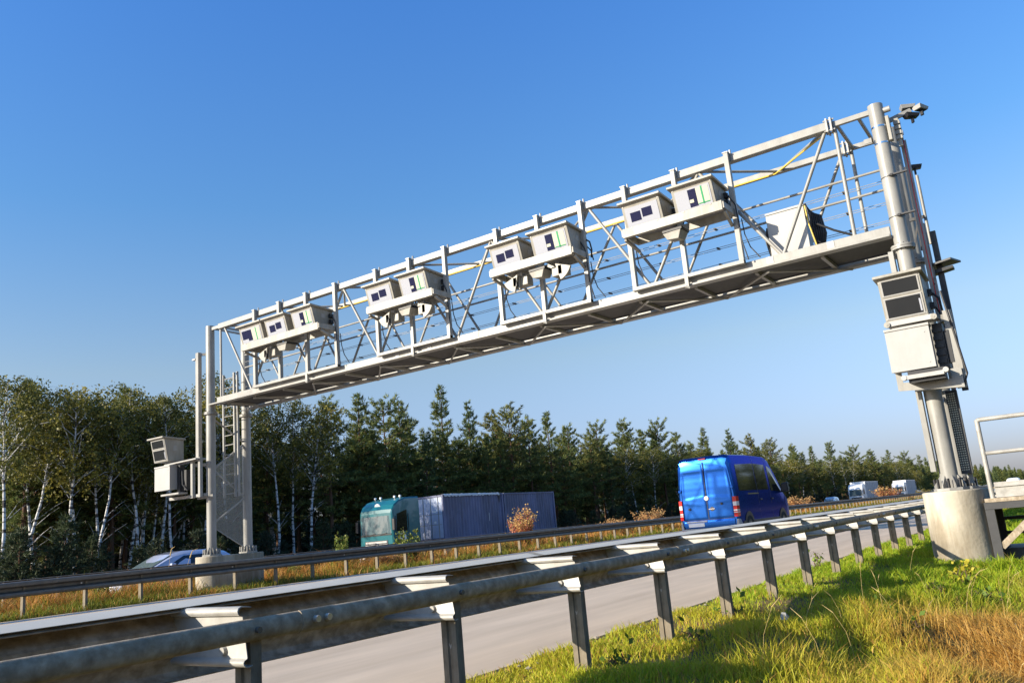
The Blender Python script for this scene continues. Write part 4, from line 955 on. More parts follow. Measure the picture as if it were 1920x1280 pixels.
def container(loc, label, front_doors, tarp):
    root = empty('shipping_container', loc, 0, label, 'container', 'blue shipping containers'); L_ = 6.06; Wd = 1.22; H = 2.59
    b = MB()
    for s_ in (-1, 1):
        pts = []; y_ = .14; k = 0
        per = .278
        while y_ < L_ - .2:
            pts += [(y_, 0), (y_ + .07, 0), (y_ + .14, -.036), (y_ + .21, -.036)]; y_ += per
        pts.append((L_ - .1, 0))
        b.grid([[(s_ * (Wd + d - .01), y, .16), (s_ * (Wd + d - .01), y, H - .1)] for y, d in pts])
    b.build('side_wall', M['contblue'], root)
    fr = MB()
    for s_ in (-1, 1):
        for y_ in (0, L_ - .14): fr.box(s_ * Wd - .07 - (.0), s_ * Wd + .03, y_, y_ + .14, 0, H)
        fr.box(s_ * Wd - .06, s_ * Wd + .02, .14, L_ - .14, 0, .16); fr.box(s_ * Wd - .06, s_ * Wd + .02, .14, L_ - .14, H - .10, H - .003)
    for y_ in (0, L_ - .10): fr.box(-Wd, Wd, y_ + .003, y_ + .10, H - .12, H - .002); fr.box(-Wd, Wd, y_ + .003, y_ + .10, .002, .16)
    fr.build('corner_frame', M['contblue'], root, bevel=.008)
    MB().box(-Wd + .02, Wd - .02, .1, L_ - .1, H - .03, H - .012).build('roof', M['contpale'], root)
    MB().box(-Wd + .02, Wd - .02, .1, L_ - .1, .1, .14).build('floor', M['contblue'], root)
    MB().box(-Wd + .05, Wd - .05, L_ - .08, L_ - .05, .16, H - .1).build('end_wall', M['contblue'], root)
    for s_ in (-1, 1):
        d = MB().box(min(s_ * .01, s_ * 1.15), max(s_ * .01, s_ * 1.15), .03, .07, .16, H - .12).build('door', M['contpale'], root)
        b = MB()
        for x in (.28, .85): b.tube((s_ * x, .012, .1), (s_ * x, .012, H - .05), .022, 8)
        for z in (.9, 1.5): b.box(s_ * .57 - .5, s_ * .57 + .5, .022, .03, z, z + .03)
        b.build('lock_bar', M['greyplate'], d)
        b = MB(); b.box(s_ * .57 - .12, s_ * .57 + .10, .026, .029, 1.62, 1.70); b.box(s_ * .57 - .08, s_ * .57 + .08, .026, .029, 1.0, 1.12); b.build('door_marking', M['plate'], d)
    if tarp:
        b = MB(); rows = []
        for k in range(60):
            y_ = .1 + (L_ - .5) * k / 59; dr = .05 + .05 * abs(math.sin(k * .9)) + .04 * random.random()
            rows.append([(Wd - .3, y_, H + .01 + .02 * random.random()), (Wd - .02, y_, H + .03 + .03 * random.random()), (Wd + .045, y_, H + .0), (Wd + .05 + .02 * random.random(), y_, H - dr)])
        b.grid(rows).build('torn_tarpaulin', M['tarp'], root)
        b = MB(); b.add([(Wd + .04, L_ - .55, H), (Wd + .04, L_ - .30, H + .05), (Wd + .05, L_ - .42, H - .62), (Wd + .05, L_ - .46, H - .5)], [(0, 1, 2, 3)]); b.build('tarpaulin_strip', M['dark'], root)
    b = MB(); b.box(Wd + .03, Wd + .034, 1.2, 1.24, .8, 1.3) if not tarp else b.box(Wd + .03, Wd + .034, 4.4, 4.44, .9, 1.4)
    b.build('wall_marking', M['tarp'], root)
    return root
container((TX, TY + 4.30, TZ + 1.05), 'blue shipping container with torn white tarpaulin edge right behind the teal cab', True, True)
container((TX, TY + 10.45, TZ + 1.05), 'blue shipping container at the rear of the teal lorry behind the red shrub', True, False)
lorry((-34.4, 154.5, -.52), 'truckwhite', 'white lorry with grey curtain trailer, nearer of the two white lorries', False, 13.2)
lorry((-33.6, 189, -.5), 'truckwhite', 'white lorry with plain box body, farther of the two white lorries', False, 13.5)
M['farblue'] = mat('light_blue_cab_paint', (.10, .28, .62), .3, coat=.5)
lorry((-34.4, 320, -.5), 'farblue', 'tiny blue fronted lorry far away beside the railing post', False, 9.5)

# ------------------------------------------------------------------ vegetation prototypes
def rand_dirs(n): 
    v = rng.normal(size=(n, 3)); return v / np.linalg.norm(v, axis=1, keepdims=True)
def tufts(cent, dirs, ln, wd, col):           # thin triangles: base at cent, along dirs
    n = len(cent); d = dirs / np.linalg.norm(dirs, axis=1, keepdims=True); sd_ = np.cross(d, rand_dirs(n)); sd_ /= np.linalg.norm(sd_, axis=1, keepdims=True) + 1e-9
    a = cent - sd_ * wd[:, None] * .5; b_ = cent + sd_ * wd[:, None] * .5; c = cent + d * ln[:, None]
    V = np.stack([a, b_, c], 1).reshape(-1, 3); T = np.arange(3 * n).reshape(n, 3); return V, T, np.repeat(col, 3, 0)
def leaves(cent, nrm, sz, col):               # small rhombic leaves
    n = len(cent); nrm = nrm / np.linalg.norm(nrm, axis=1, keepdims=True); u = np.cross(nrm, rand_dirs(n)); u /= np.linalg.norm(u, axis=1, keepdims=True) + 1e-9; w = np.cross(nrm, u)
    s_ = sz[:, None]
    V = np.stack([cent - u * s_ * .5, cent + w * s_ * .33, cent + u * s_ * .5, cent - w * s_ * .33], 1).reshape(-1, 3)
    q = np.arange(n)[:, None] * 4; T = np.concatenate([q + np.array([[0, 1, 2]]), q + np.array([[0, 2, 3]])]); return V, T, np.repeat(col, 4, 0)
def pine(h, crown0, lmax, dens, seed, young=False, pal=((.055, .092, .03), (.22, .235, .06)), spruce=False, rough=.18):
    global rng
    rng = np.random.default_rng(seed); rnd = random.Random(seed)
    tb = MB(); pts = [(0, 0, -.3)]; x = y = 0
    for k in range(1, 9): x += rnd.uniform(-.08, .08) * h / 12; y += rnd.uniform(-.08, .08) * h / 12; pts.append((x, y, h * .98 * k / 8))
    tb.poly(pts, .012 * h + .02, 8, .02)
    def axis(z): 
        t = max(0, min(7.999, z / (h * .98) * 8)); i = int(t); f = t - i; a, c = pts[i], pts[i + 1]; return np.array([a[0] + (c[0] - a[0]) * f, a[1] + (c[1] - a[1]) * f, z])
    C_, D_, K_ = [], [], []
    z = crown0 * h; step = .36 if not young else .25
    while z < h * .985:
        t = (z / h - crown0) / (1 - crown0); 
        nb = rnd.randint(4, 6) if t < .93 else 3
        a0 = rnd.uniform(0, 6.28); sec = rnd.uniform(.75, 1.15)
        for k in range(nb):
            if not young and rnd.random() < rough + (.25 if t < .2 else 0): continue
            prof = (1 - t) ** (.85 if spruce else .62 if rough < .2 else .48) * (min(1, t / .22 + .35) if not young else 1)
            L = lmax * prof * rnd.uniform(.45, 1.15) * sec * (1 + (.28 if rough > .2 else .15) * math.sin(a0 * 0 + seed + k * 6.283 / nb)) + .12
            a = a0 + k * 6.283 / nb + rnd.uniform(-.35, .35); el = rnd.uniform(.0, .35) + .5 * t - (.15 if t < .4 else 0)
            p0 = axis(z); d = np.array([math.cos(a) * math.cos(el), math.sin(a) * math.cos(el), math.sin(el)])
            sag = rnd.uniform(.02, .12)
            p1 = p0 + d * L; pm = p0 + d * L * .55 - np.array([0, 0, sag * L])
            if L > .5: tb.poly([p0, pm, p1], .010 + .010 * L, 4, .004)
            n = max(3, int(L / .17 * dens))
            for q in range(n):
                f = .22 + .78 * (q + rnd.random()) / n; c = (1 - f) ** 2 * p0 + 2 * f * (1 - f) * pm + f * f * p1
                lat = (1 - f) * .35 * L + .06
                c = c + np.array([-math.sin(a), math.cos(a), 0]) * rnd.uniform(-lat, lat) + np.array([0, 0, rnd.uniform(-.04, .10)])
                C_.append(c); D_.append(d); K_.append(rnd.random())
        z += step * rnd.uniform(.75, 1.3)
    C_ = np.array(C_); D_ = np.array(D_); K_ = np.array(K_); m = 8
    cent = np.repeat(C_, m, 0) + rng.normal(size=(len(C_) * m, 3)) * .05; dirs = np.repeat(D_, m, 0) * .75 + rand_dirs(len(cent)) * .85 + np.array([0, 0, .35])
    kk = np.clip(np.repeat(K_, m) + rng.normal(size=len(cent)) * .18, 0, 1)[:, None]
    col = np.array(pal[0]) * (1 - kk) + np.array(pal[1]) * kk
    V, T, C2 = tufts(cent, dirs, rng.uniform(.17, .36, len(cent)), rng.uniform(.05, .095, len(cent)), col)
    # dead twigs on the bare trunk
    if not young:
        for k in range(int(16)):
            z = rnd.uniform(.12, crown0 + .1) * h; a = rnd.uniform(0, 6.28); p = axis(z); L = rnd.uniform(.4, 1.3)
            tb.poly([p, p + np.array([math.cos(a) * L, math.sin(a) * L, rnd.uniform(-.25, .1)])], .012, 3, .003)
    return tb.mesh('trunk', M['bark'], True), fast_mesh('crown', V, T, C2, M['needle'])
def birch(h, crown0, seed, pal=((.07, .085, .022), (.26, .235, .045)), spread=1.0):
    global rng
    rng = np.random.default_rng(seed); rnd = random.Random(seed); tb = MB()
    x = y = 0; pts = [(0, 0, -.3)]; lean = (rnd.uniform(-.12, .12), rnd.uniform(-.12, .12))
    for k in range(1, 11): x += (lean[0] + rnd.uniform(-.09, .09)) * h / 11; y += (lean[1] + rnd.uniform(-.09, .09)) * h / 11; pts.append((x, y, h * .96 * k / 10))
    tb.poly(pts, .0075 * h + .02, 8, .015)
    def axis(z): 
        t = max(0, min(9.999, z / (h * .96) * 10)); i = int(t); f = t - i; a, c = pts[i], pts[i + 1]; return np.array([a[0] + (c[0] - a[0]) * f, a[1] + (c[1] - a[1]) * f, z])
    C_, K_ = [], []
    for k in range(34):
        t = k / 34; z = h * (crown0 + (.97 - crown0) * t) ; a = k * 2.4 + rnd.uniform(-.5, .5); el = rnd.uniform(.55, 1.05)
        L = h * .20 * spread * rnd.uniform(.6, 1.15) * (1 - .72 * t) * (.75 + .5 * min(1, t * 4)); p0 = axis(z - L * .25); d = np.array([math.cos(a) * math.cos(el), math.sin(a) * math.cos(el), math.sin(el)])
        p1 = p0 + d * L; p2 = p1 + np.array([math.cos(a) * .35 * L, math.sin(a) * .35 * L, .02 * L])
        tb.poly([p0, p0 + d * L * .5 + np.array([rnd.uniform(-.08, .08), rnd.uniform(-.08, .08), .05]) * L, p1, p2], .006 + .007 * L, 5, .003)
        for q in range(7):
            f = rnd.uniform(.25, 1.05); b0 = p0 + (p1 - p0) * f if f < .8 else p1 + (p2 - p1) * (f - .8) * 4
            ang = a + rnd.uniform(-1.6, 1.6); l2 = rnd.uniform(.3, .85) * spread
            e1 = b0 + np.array([math.cos(ang) * l2, math.sin(ang) * l2, rnd.uniform(-.25, .35) * l2]); e2 = e1 + np.array([math.cos(ang) * .15, math.sin(ang) * .15, -rnd.uniform(.2, .6)])
            kk = rnd.random(); hole = rnd.random() < .17
            if hole: continue
            for w in range(25):
                g = rnd.random(); c = b0 + (e1 - b0) * g if rnd.random() < .5 else e1 + (e2 - e1) * g
                C_.append(c + np.array([rnd.gauss(0, .10), rnd.gauss(0, .10), rnd.gauss(0, .11)])); K_.append(np.clip(kk + rnd.gauss(0, .2), 0, 1))
    C_ = np.array(C_); K_ = np.array(K_)[:, None]; col = np.array(pal[0]) * (1 - K_) + np.array(pal[1]) * K_
    V, T, C2 = leaves(C_, rand_dirs(len(C_)) + np.array([0, 0, .3]), rng.uniform(.09, .17, len(C_)), col)
    for k in range(6):
        z = rnd.uniform(.2, crown0 + .05) * h; a = rnd.uniform(0, 6.28); p = axis(z); L = rnd.uniform(.5, 1.8)
        tb.poly([p, p + np.array([math.cos(a) * L * .6, math.sin(a) * L * .6, L * .5]), p + np.array([math.cos(a) * L, math.sin(a) * L, L * .75])], .013, 4, .003)
    return tb.mesh('trunk', M['birch'], True), fast_mesh('crown', V, T, C2, M['leaf'])
def shrub(h, r, n, seed, pal, upright=.85, leaf=.07):
    global rng
    rng = np.random.default_rng(seed); rnd = random.Random(seed); tb = MB(); C_, K_ = [], []
    for k in range(n):
        a = rnd.uniform(0, 6.28); rr = r * math.sqrt(rnd.random()); b0 = np.array([rr * .35 * math.cos(a), rr * .35 * math.sin(a), -.05]); e = np.array([rr * math.cos(a), rr * math.sin(a), h * rnd.uniform(.55, 1.0) * (1 - .25 * (rr / r) ** 2)])
        mid = (b0 + e) / 2 + np.array([rnd.uniform(-.1, .1), rnd.uniform(-.1, .1), .08 * h]); tb.poly([b0, mid, e], .012, 4, .003)
        for q in range(int(h * 42)):
            f = rnd.uniform(.18, 1); c = (1 - f) ** 2 * b0 + 2 * f * (1 - f) * mid + f * f * e
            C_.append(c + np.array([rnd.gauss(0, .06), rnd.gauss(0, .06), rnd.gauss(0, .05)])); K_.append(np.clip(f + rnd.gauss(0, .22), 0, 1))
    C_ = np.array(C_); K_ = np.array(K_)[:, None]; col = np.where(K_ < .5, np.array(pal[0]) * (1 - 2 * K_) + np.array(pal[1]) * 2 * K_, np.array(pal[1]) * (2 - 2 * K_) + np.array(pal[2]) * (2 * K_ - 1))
    V, T, C2 = leaves(C_, rand_dirs(len(C_)), rng.uniform(leaf * .7, leaf * 1.4, len(C_)), col)
    return tb.mesh('stem', M['stem'], True), fast_mesh('foliage', V, T, C2, M['leaf'])
def plant(name, parts, loc, rz, sc, label, cat, group, pn=('trunk', 'crown')):
    o = empty(name, loc, rz, label, cat, group); o.scale = (sc[0], sc[0], sc[1])
    for n_, me in zip(pn, parts): inst(n_, me, o)
    return o
PINES = [pine(12.5, .30, 2.8, 1.5, 11), pine(13, .36, 2.5, 1.4, 12), pine(12, .22, 3.0, 1.5, 13, spruce=True), pine(13.5, .36, 2.3, 1.4, 14, spruce=True), pine(11.5, .30, 2.8, 1.5, 15, pal=((.07, .095, .025), (.28, .25, .06))), pine(12, .18, 2.6, 1.5, 16, spruce=True, pal=((.046, .082, .036), (.16, .20, .07)))]
BIRCH = [birch(11, .54, 21), birch(10.5, .58, 22), birch(11.5, .52, 23, ((.065, .08, .022), (.21, .20, .045))), birch(10, .50, 24, ((.09, .095, .022), (.34, .28, .045)), 1.15)]
PINES += [pine(12, .28, 3.3, 1.4, 17, rough=.34), pine(12.5, .42, 3.0, 1.3, 18, rough=.30, pal=((.06, .085, .028), (.26, .25, .06))), pine(11.5, .2, 2.4, 1.5, 19, rough=.25)]
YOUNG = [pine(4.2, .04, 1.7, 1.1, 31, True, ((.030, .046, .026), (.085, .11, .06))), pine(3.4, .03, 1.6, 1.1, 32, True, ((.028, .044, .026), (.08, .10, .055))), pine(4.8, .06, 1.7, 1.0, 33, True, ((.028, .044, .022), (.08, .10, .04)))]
# ------------------------------------------------------------------ the forest: each tree is a thing
def at_px(px, x):                       # Y of a point on plane X=x seen at photo column px (at the horizon)
    u = math.atan((px - 991) / (1588 * .998)); az = YAW - u; return -x / math.tan(az) if az > 0 else 1e4
def top_h(px, py, x, y):                # height that reaches photo point
    d = (RX * (px - 960) - UX * (py - 640) + F * FPX); return CAMH + d.z * (x / d.x)
birch_px = [(18, 690), (52, 745), (85, 712), (120, 735), (150, 722), (182, 750), (205, 742), (240, 750), (268, 722), (300, 730), (330, 745), (372, 730), (430, 705), (516, 748), (545, 752), (572, 755)]
for k, (px, py) in enumerate(birch_px):
    x = -43.5 - (k * 37 % 5) * .7; d = (RX * (px - 960) - UX * (py - 640) + F * FPX); t = x / d.x; y = d.y * t; h = CAMH + d.z * t + .7
    me = BIRCH[k % 4]; h0 = [11, 10.5, 11.5, 10][k % 4]
    plant('birch_tree', me, (x, y, -.62), k * 1.7, (h / h0 * random.uniform(.95, 1.1), h / h0), 'slender white trunked birch at the front of the forest left of the lorry', 'tree', 'birches at the forest edge')
for k in range(16):
    x = random.uniform(-46.5, -56); y = -x * .455 + random.uniform(.5, 19); s_ = random.uniform(.82, 1.02)
    plant('birch_tree', BIRCH[k % 4], (x, y, -.7), random.uniform(0, 6.28), (s_, s_), 'birch standing in the second rank of the forest behind the front birches', 'tree', 'birches inside the forest')
pine_px = [(612, 742), (668, 738), (720, 742), (748, 748), (828, 719), (873, 750), (918, 772), (950, 765), (986, 780), (1026, 772), (1062, 800), (1118, 788), (1166, 785), (1198, 805), (1232, 784), (1266, 808), (1318, 800), (1362, 803), (1400, 815), (1440, 826), (1482, 832), (1520, 836), (1552, 830), (1598, 834), (1630, 842), (1662, 843), (1694, 845), (1722, 852)]
for k, (px, py) in enumerate(pine_px):
    x = -44.5 - (k * 29 % 7) * .55; d = (RX * (px - 960) - UX * (py - 640) + F * FPX); t = x / d.x; y = d.y * t; h = CAMH + d.z * t + .65
    i = [0, 2, 6, 1, 3, 5, 4, 7, 0, 2, 8, 6][k % 12]; h0 = [12.5, 13, 12, 13.5, 11.5, 12, 12, 12.5, 11.5][i]
    lb = 'narrow pine rising highest above the treeline behind the gap in the gantry legs' if False else ('tallest narrow pine rising above the treeline over the teal lorry' if k == 4 else 'tall dark green pine in the front rank of the forest')
    plant('pine_tree', PINES[i], (x, y, -.65), k * 2.1, (h / h0 * random.uniform(.9, 1.08), h / h0), lb, 'tree', None if k == 4 else 'pines in the front rank of the forest')
def clear(x, y): return y < -x * .455 + .3       # open ground left of the birches lets the low sun reach the road
def fill(x0, x1, ya, yb, n, hs_, label, group):
    for k in range(n):
        f = (k + random.random()) / n; y = ya + (yb - ya) * f ** 1.6; x = random.uniform(x0, x1); i = random.randrange(len(PINES)); s_ = random.uniform(*hs_)
        if clear(x, y): y = -x * .455 + random.uniform(.5, 12)
        plant('pine_tree', PINES[i], (x, y, -.75), random.uniform(0, 6.28), (s_ * random.uniform(.85, 1.35), s_), label, 'tree', group)
fill(-46.5, -53, 22, 290, 130, (.74, .98), 'pine in the second rank of the forest behind the front pines', 'pines in the second rank of the forest')
fill(-54, -72, 20, 260, 30, (.75, .98), 'pine deep inside the dark forest', 'pines deep inside the forest')
fill(-44.5, -48, 45, 290, 108, (.62, .86), 'shorter pine filling the forest edge beyond the lorry', 'shorter pines along the forest edge')
for k in range(92):
    f = (k + random.random()) / 92; y = 18.6 + 187 * f ** 1.9; x = random.uniform(-43.2, -39.6) if k % 3 else random.uniform(-46, -43); s_ = random.uniform(.42, .85)
    plant('young_pine', YOUNG[k % 3], (x, y, -.68), random.uniform(0, 6.28), (s_ * 1.1, s_), 'bushy young pine in the undergrowth before the forest trunks', 'young pine', 'young pines along the forest edge')
for k in range(44):
    f = (k + random.random()) / 44; y = 85 + 210 * f ** 1.3; s_ = random.uniform(.72, .95)
    plant('broadleaf_tree', BIRCH[(k * 3) % 4], (random.uniform(-44.2, -47), y, -.7), random.uniform(0, 6.28), (s_ * 1.35, s_), 'yellowish broadleaf tree among the pines beyond the blue van', 'tree', 'broadleaf trees beyond the van')
# distant forest, one mass
def mass(name, protos, spots, m_tr, m_cr):
    for part, idx, m_ in (('trunks', 0, m_tr), ('crowns', 1, m_cr)):
        Vs, Ts, Cs, o = [], [], [], 0
        for (pi, x, y, z, rz, s_, keep) in spots:
            me = protos[pi][idx]; n = len(me.vertices); V = np.empty(n * 3, np.float32); me.vertices.foreach_get('co', V); V = V.reshape(-1, 3)
            if idx == 0: continue
            C = np.empty(n * 4, np.float32); me.color_attributes['Col'].data.foreach_get('color', C); C = C.reshape(-1, 4)[:, :3]
            k = n // 3; sel = rng.random(k) < keep; V = V.reshape(k, 3, 3)[sel]; C = C.reshape(k, 3, 3)[sel]
            cen = V.mean(1, keepdims=True); V = (cen + (V - cen) * (1 / keep) ** .6).reshape(-1, 3); C = C.reshape(-1, 3)
            c, s2 = math.cos(rz), math.sin(rz); V = V * s_; V = np.stack([V[:, 0] * c - V[:, 1] * s2 + x, V[:, 0] * s2 + V[:, 1] * c + y, V[:, 2] + z], 1)
            Vs.append(V); Cs.append(C)
        if Vs:
            V = np.concatenate(Vs); return fast_mesh(name, V, np.arange(len(V)).reshape(-1, 3), np.concatenate(Cs), m_cr)
spots = []
for k in range(300):
    f = k / 300; y = 285 + 620 * f ** 1.3; x = -43 - random.random() * 26; spots.append((k % 6, x, y, -.9, random.uniform(0, 6.28), random.uniform(.72, 1.02), .22))
tag(inst('distant_forest', mass('distant_forest', PINES, spots, None, M['needle'])), 'distant dark green forest along the motorway towards the right', 'forest', None, 'stuff')
spots = []
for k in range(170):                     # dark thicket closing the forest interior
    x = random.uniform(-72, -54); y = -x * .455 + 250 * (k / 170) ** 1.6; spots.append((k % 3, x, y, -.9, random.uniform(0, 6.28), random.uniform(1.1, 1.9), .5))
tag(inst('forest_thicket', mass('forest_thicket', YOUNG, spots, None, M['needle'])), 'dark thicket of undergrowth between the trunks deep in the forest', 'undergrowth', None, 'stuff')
spots = []
for k in range(150):                      # trees on the other side of the motorway, beside and behind the viewer
    spots.append((k % 6, random.uniform(20, 34), -60 + 2.2 * k, -1.2, random.uniform(0, 6.28), random.uniform(.9, 1.2), .5))
tag(inst('roadside_forest', mass('roadside_forest', PINES, spots, None, M['needle'])), 'pine forest along the near side of the motorway', 'forest', None, 'stuff')

spots = []
for k in range(230): spots.append((k % 3, random.uniform(13, 19), -30 + 1.3 * k, -1.3, random.uniform(0, 6.28), random.uniform(1.3, 2.0), .4))  # out of view, added so the van's flank reflects dark foliage
tag(inst('added_roadside_thicket', mass('added_roadside_thicket', YOUNG, spots, None, M['needle'])), 'unseen dark young pines added along the near side of the motorway', 'undergrowth', None, 'stuff')
# shrubs in the median and on the far verge
RED = ((.12, .08, .03), (.56, .16, .10), (.66, .46, .16)); GRN = ((.05, .09, .02), (.12, .19, .035), (.24, .26, .05)); ORG = ((.20, .11, .04), (.54, .25, .10), (.62, .40, .16))
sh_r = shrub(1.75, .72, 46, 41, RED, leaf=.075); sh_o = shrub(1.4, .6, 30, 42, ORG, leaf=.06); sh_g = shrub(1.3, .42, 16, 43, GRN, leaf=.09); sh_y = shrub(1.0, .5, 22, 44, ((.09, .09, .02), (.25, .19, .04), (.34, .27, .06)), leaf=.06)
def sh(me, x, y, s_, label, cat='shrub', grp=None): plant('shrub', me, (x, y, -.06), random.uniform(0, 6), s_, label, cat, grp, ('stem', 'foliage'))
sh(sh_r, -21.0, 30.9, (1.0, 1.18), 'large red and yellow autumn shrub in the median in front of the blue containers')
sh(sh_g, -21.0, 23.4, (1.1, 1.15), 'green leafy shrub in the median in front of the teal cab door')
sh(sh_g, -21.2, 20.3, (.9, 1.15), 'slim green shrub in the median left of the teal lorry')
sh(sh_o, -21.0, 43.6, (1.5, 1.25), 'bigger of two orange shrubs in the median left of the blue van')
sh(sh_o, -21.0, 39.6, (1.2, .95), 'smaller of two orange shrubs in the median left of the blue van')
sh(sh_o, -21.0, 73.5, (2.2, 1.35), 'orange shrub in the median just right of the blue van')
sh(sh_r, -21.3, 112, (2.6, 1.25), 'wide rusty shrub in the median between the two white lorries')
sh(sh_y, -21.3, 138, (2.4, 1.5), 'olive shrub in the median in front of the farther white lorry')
sh(sh_g, -20.6, 11.6, (.5, .62), 'small green sprout above the guard rail at the far left')
for k in range(26):
    y = 16 + 130 * (k / 26) ** 1.5 + random.uniform(-1, 1); sh(random.choice([sh_y, sh_o, sh_y, sh_g]), random.uniform(-22.3, -19.6), y, (random.uniform(.7, 1.3), random.uniform(.45, .8)), 'low weedy shrub in the dry grass of the median', 'shrub', 'low shrubs in the median')

# ------------------------------------------------------------------ grass
def grass(name, xy, h, w, lean, col, label, zf=gz):
    n = len(xy); z = zf(xy[:, 0], xy[:, 1]) - .01; a = rng.uniform(0, 2 * np.pi, n); sx, sy = np.cos(a) * w / 2, np.sin(a) * w / 2
    b0 = np.stack([xy[:, 0] - sx, xy[:, 1] - sy, z], 1); b1 = np.stack([xy[:, 0] + sx, xy[:, 1] + sy, z], 1)
    m = np.stack([xy[:, 0] + lean[:, 0] * .32, xy[:, 1] + lean[:, 1] * .32, z + h * .62], 1); off = np.stack([sx * .75, sy * .75, sx * 0], 1)
    t = np.stack([xy[:, 0] + lean[:, 0], xy[:, 1] + lean[:, 1], z + h], 1)
    V = np.stack([b0, b1, m - off, m + off, t], 1).reshape(-1, 3); q = np.arange(n)[:, None] * 5
    T = np.concatenate([q + np.array([[0, 1, 3]]), q + np.array([[0, 3, 2]]), q + np.array([[2, 3, 4]])])
    me = fast_mesh(name, V, T, np.repeat(col, 5, 0), M['grass']); return tag(inst(name, me), label, 'grass', None, 'stuff')
rng = np.random.default_rng(99)
def wob(x, y, s): return np.sin(x * 1.7 * s + 1.3 * np.sin(y * .9 * s)) * np.sin(y * 1.3 * s + 1.1 * np.sin(x * 1.1 * s + 2))
def lerp3(a, b_, t): return np.array(a) * (1 - t[:, None]) + np.array(b_) * t[:, None]
def scatter(n, x0, x1, y0, y1, pw):
    f = rng.random(n); y = y0 * (y1 / y0) ** (f ** pw); return np.stack([rng.uniform(x0, x1, n), y], 1)
xy = scatter(270000, -3.62, .6, 3.6, 36, 1.0)
edge = xy[:, 0] > -3.58 + .10 * wob(xy[:, 0] * 0, xy[:, 1], 2.1); xy = xy[edge]
inpl = (np.abs(xy[:, 0] - XR) < .42) & (xy[:, 1] > 14.0) & (xy[:, 1] < 16.0); xy = xy[~inpl]
nz = wob(xy[:, 0], xy[:, 1], 1.0); nz2 = wob(xy[:, 0] + 7, xy[:, 1] + 3, 2.7)
sparse = sstep(.1, .75, wob(xy[:, 0] + 3, xy[:, 1] * .8 + 1, 1.9) + .35 * nz2) * (1 - sstep(8.5, 10.5, xy[:, 1])); keep = rng.random(len(xy)) > sparse * .75; xy = xy[keep]; nz = nz[keep]; nz2 = nz2[keep]
dry = sstep(.0, 1.1, (xy[:, 0] + 1.85) * .9 - np.abs(xy[:, 1] - 7.3) * .16 + nz * .30 + nz2 * .15 + .25)
tall = sstep(-2.6, -1.7, xy[:, 0] + .25 * nz)
n = len(xy); u = rng.random(n); dist = np.hypot(xy[:, 0], xy[:, 1])
h = (.03 + .05 * u ** 1.5) * (1 + .45 * nz2) + tall * (.01 + .085 * rng.random(n) ** 2.2) * np.clip(1 + .9 * nz + .4 * nz2, .2, 2.2) + dry * .02 * rng.random(n)
w = (.005 + .0045 * rng.random(n)) * np.maximum(1, dist / 9)
la = rng.uniform(0, 2 * np.pi, n); lm = h * rng.uniform(.1, 1.0, n) * (1 + dry * .9); flow = 2.2 + 1.4 * nz
lean = np.stack([np.cos(la) * lm * (1 - dry * .25) + np.cos(flow) * lm * dry * .55, np.sin(la) * lm * (1 - dry * .25) + np.sin(flow) * lm * dry * .55], 1)
near = 1 - sstep(7, 12, xy[:, 1])
gcol = lerp3((.10, .24, .010), (.38, .54, .02), rng.random(n)); ycol = lerp3((.46, .46, .025), (.62, .50, .05), rng.random(n)); bcol = lerp3((.42, .20, .035), (.68, .43, .11), rng.random(n))
ty = np.clip(near * (.5 + .4 * nz) + .25 * (rng.random(n) > .7) + .25 * rng.random(n), 0, 1)
col = gcol * (1 - ty[:, None]) + ycol * ty[:, None]; db = np.maximum(dry * (rng.random(n) < .55 + .45 * dry), (rng.random(n) < .13) * (.4 + .6 * near))[:, None]; col = col * (1 - db) + bcol * db
grass('verge_grass', xy, h, w, lean, col, 'green and straw coloured grass on the near verge')
xy = np.concatenate([scatter(40000, .6, 9, 8, 60, 1), scatter(26000, -3.5, .6, 36, 140, 1)]); n = len(xy)
grass('field_grass', xy, rng.uniform(.08, .22, n), rng.uniform(.01, .03, n) * np.maximum(1, xy[:, 1] / 20), rng.normal(size=(n, 2)) * .06, lerp3((.26, .34, .02), (.50, .42, .04), rng.random(n)), 'yellow green field grass beyond the platform')
xy = scatter(110000, -23.2, -18.75, 6, 190, 1); n = len(xy); nz = wob(xy[:, 0] * 1.5, xy[:, 1] * 1.2, .8); nz2 = wob(xy[:, 0] + 5, xy[:, 1], 2.1)
ins = ((np.abs(xy[:, 0] - XL) < .45) & (xy[:, 1] > 13.95) & (xy[:, 1] < 16.05)); xy = xy[~ins]; nz = nz[~ins]; nz2 = nz2[~ins]; n = len(xy)
back = sstep(-19.2, -20.4, xy[:, 0] - .3 * nz) if False else 1 - sstep(-20.6, -19.2, xy[:, 0] + .3 * nz)
h = .09 + .14 * rng.random(n) ** 2 + back * (.05 + .34 * rng.random(n) ** 1.6) * np.clip(1 + 1.0 * nz2, .2, 2); lean = rng.normal(size=(n, 2)) * (h * .55)[:, None]
c1 = lerp3((.12, .15, .02), (.30, .30, .03), rng.random(n)); c2 = lerp3((.40, .14, .03), (.66, .36, .09), rng.random(n)); t = (rng.random(n) < np.clip(.65 * back + .35 * nz + .18, .05, .95)).astype(float)[:, None]
grass('median_grass', xy, h, rng.uniform(.008, .018, n) * np.maximum(1, xy[:, 1] / 16), lean, c1 * (1 - t) + c2 * t, 'dry orange and green grass in the motorway median')
xy = np.concatenate([scatter(40000, -43, -36.6, 14, 260, 1)]); n = len(xy)
grass('far_verge_grass', xy, rng.uniform(.15, .6, n), rng.uniform(.02, .05, n) * np.maximum(1, xy[:, 1] / 40), rng.normal(size=(n, 2)) * .15, lerp3((.07, .09, .02), (.24, .17, .05), rng.random(n)), 'rough dark grass along the far verge below the forest')
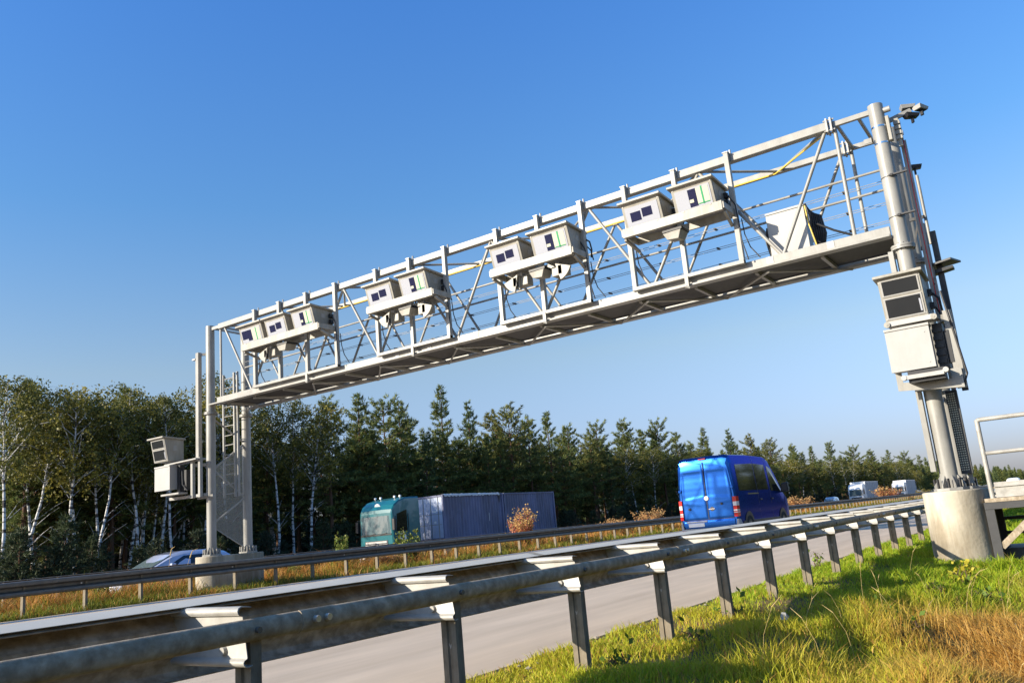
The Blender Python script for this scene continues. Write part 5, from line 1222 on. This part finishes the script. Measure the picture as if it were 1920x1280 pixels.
# tall dry stalks, each one a thing
for k in range(26):
    x, y = random.uniform(-2.3, -.5), random.uniform(5.2, 11.5); z = float(gz(x, y)); hh = random.uniform(.22, .5); a = random.uniform(0, 6.28); l_ = random.uniform(.05, .28)
    root = empty('grass_stalk', (x, y, z), a, 'thin dry grass stalk standing above the verge grass', 'grass stalk', 'dry grass stalks on the verge')
    p = [(0, 0, 0), (l_ * .2, 0, hh * .5), (l_ * .6, 0, hh * .85), (l_, 0, hh)]
    MB().poly(p, .0015, 4, .0008).build('stem', bpy.data.materials['stalk'] if 'stalk' in bpy.data.materials else mat('stalk', (.55, .40, .16), .8), root)
    MB().poly([p[2], ((p[2][0] + p[3][0]) / 2, 0, (p[2][2] + p[3][2]) / 2), p[3]], .0032, 5, .001).build('seed_head', bpy.data.materials['stalk'], root)
for k, (x, y) in enumerate(((-20.9, 13.6), (-20.7, 14.0))):
    root = empty('reed_stalk', (x, y, 0), k, 'drooping reed plume above the median guard rail left of the concrete base', 'reed', 'reed plumes in the median')
    MB().poly([(0, 0, 0), (.05, 0, .7), (.12, 0, 1.05 - .1 * k)], .005, 5, .003).build('stem', bpy.data.materials['stalk'], root)
    MB().poly([(.12, 0, 1.03 - .1 * k), (.18, 0, 1.2 - .1 * k), (.32, 0, 1.25 - .1 * k)], .016, 6, .004).build('plume', bpy.data.materials['stalk'], root)
def pebble_me(seed):
    rr = random.Random(seed); b = MB(); n = 7
    top = [(.05 * math.cos(6.283 * k / n) * rr.uniform(.6, 1), .04 * math.sin(6.283 * k / n) * rr.uniform(.6, 1), rr.uniform(0, .012)) for k in range(n)]
    b.v = top + [(rr.uniform(-.01, .01), rr.uniform(-.01, .01), .028), (0, 0, -.02)]; b.f = [(k, (k + 1) % n, n) for k in range(n)] + [((k + 1) % n, k, n + 1) for k in range(n)]
    return b.mesh('pebble', M['concrete'])
PEB = [pebble_me(k) for k in range(4)]
for k in range(40):
    y = 4.9 + 9 * (k / 40) ** 1.3; x = -3.62 + abs(random.gauss(0, .12)); q = inst('pebble', PEB[k % 4], None, (x, y, .012)); q.scale = (random.uniform(.3, .7),) * 3; q.rotation_euler.z = random.uniform(0, 6)
    tag(q, 'small pale pebble at the edge of the road beside the grass', 'pebble', 'pebbles along the road edge')
rosette = shrub(.10, .12, 12, 61, ((.05, .10, .015), (.10, .18, .02), (.16, .24, .03)), leaf=.055)
for k in range(9):
    x, y = random.uniform(-3.2, -1.2), random.uniform(5.2, 11); plant('weed', rosette, (x, y, float(gz(x, y))), random.uniform(0, 6), (random.uniform(.6, 1.1), random.uniform(.8, 1.4)), 'low dark broad leafed weed among the verge grass', 'weed', 'broad leafed weeds on the verge', ('stem', 'foliage'))
# manhole, weed, scrap
root = empty('manhole', (-.62, 9.0, float(gz(-.62, 9.0)) + .03), 0, 'round pale concrete manhole cover in the dry grass', 'manhole')
MB().tube((0, 0, -.15), (0, 0, .02), .40, 32).build('concrete_ring', M['concrete'], root); MB().tube((0, 0, .02), (0, 0, .04), .31, 32).build('cover', M['white'], root)
plant('weed', shrub(.38, .14, 6, 51, ((.30, .32, .03), (.50, .46, .04), (.60, .50, .05)), leaf=.06), (-1.52, 11.5, float(gz(-1.52, 11.5))), 0, (1, 1), 'yellow leafed weed in front of the right concrete base', 'weed', None, ('stem', 'foliage'))
plant('weed', shrub(.26, .10, 5, 52, ((.06, .10, .02), (.14, .22, .03), (.24, .30, .05)), leaf=.05), (-3.5, 12.5, 0), 0, (1, 1), 'small green weed at the road edge behind the guard rail posts', 'weed', None, ('stem', 'foliage'))
b = MB(); b.add([(0, 0, 0), (.06, .01, .0), (.07, .05, .02), (.02, .06, .03), (.02, .02, .06), (.05, .03, .055)], [(0, 1, 4), (1, 5, 4), (1, 2, 5), (2, 3, 5), (3, 4, 5), (3, 0, 4)])
o = b.build('paper_scrap', M['white']); o.location = (-2.35, 7.1, float(gz(-2.35, 7.1)) + .05); tag(o, 'small white paper scrap lying in the grass', 'litter')
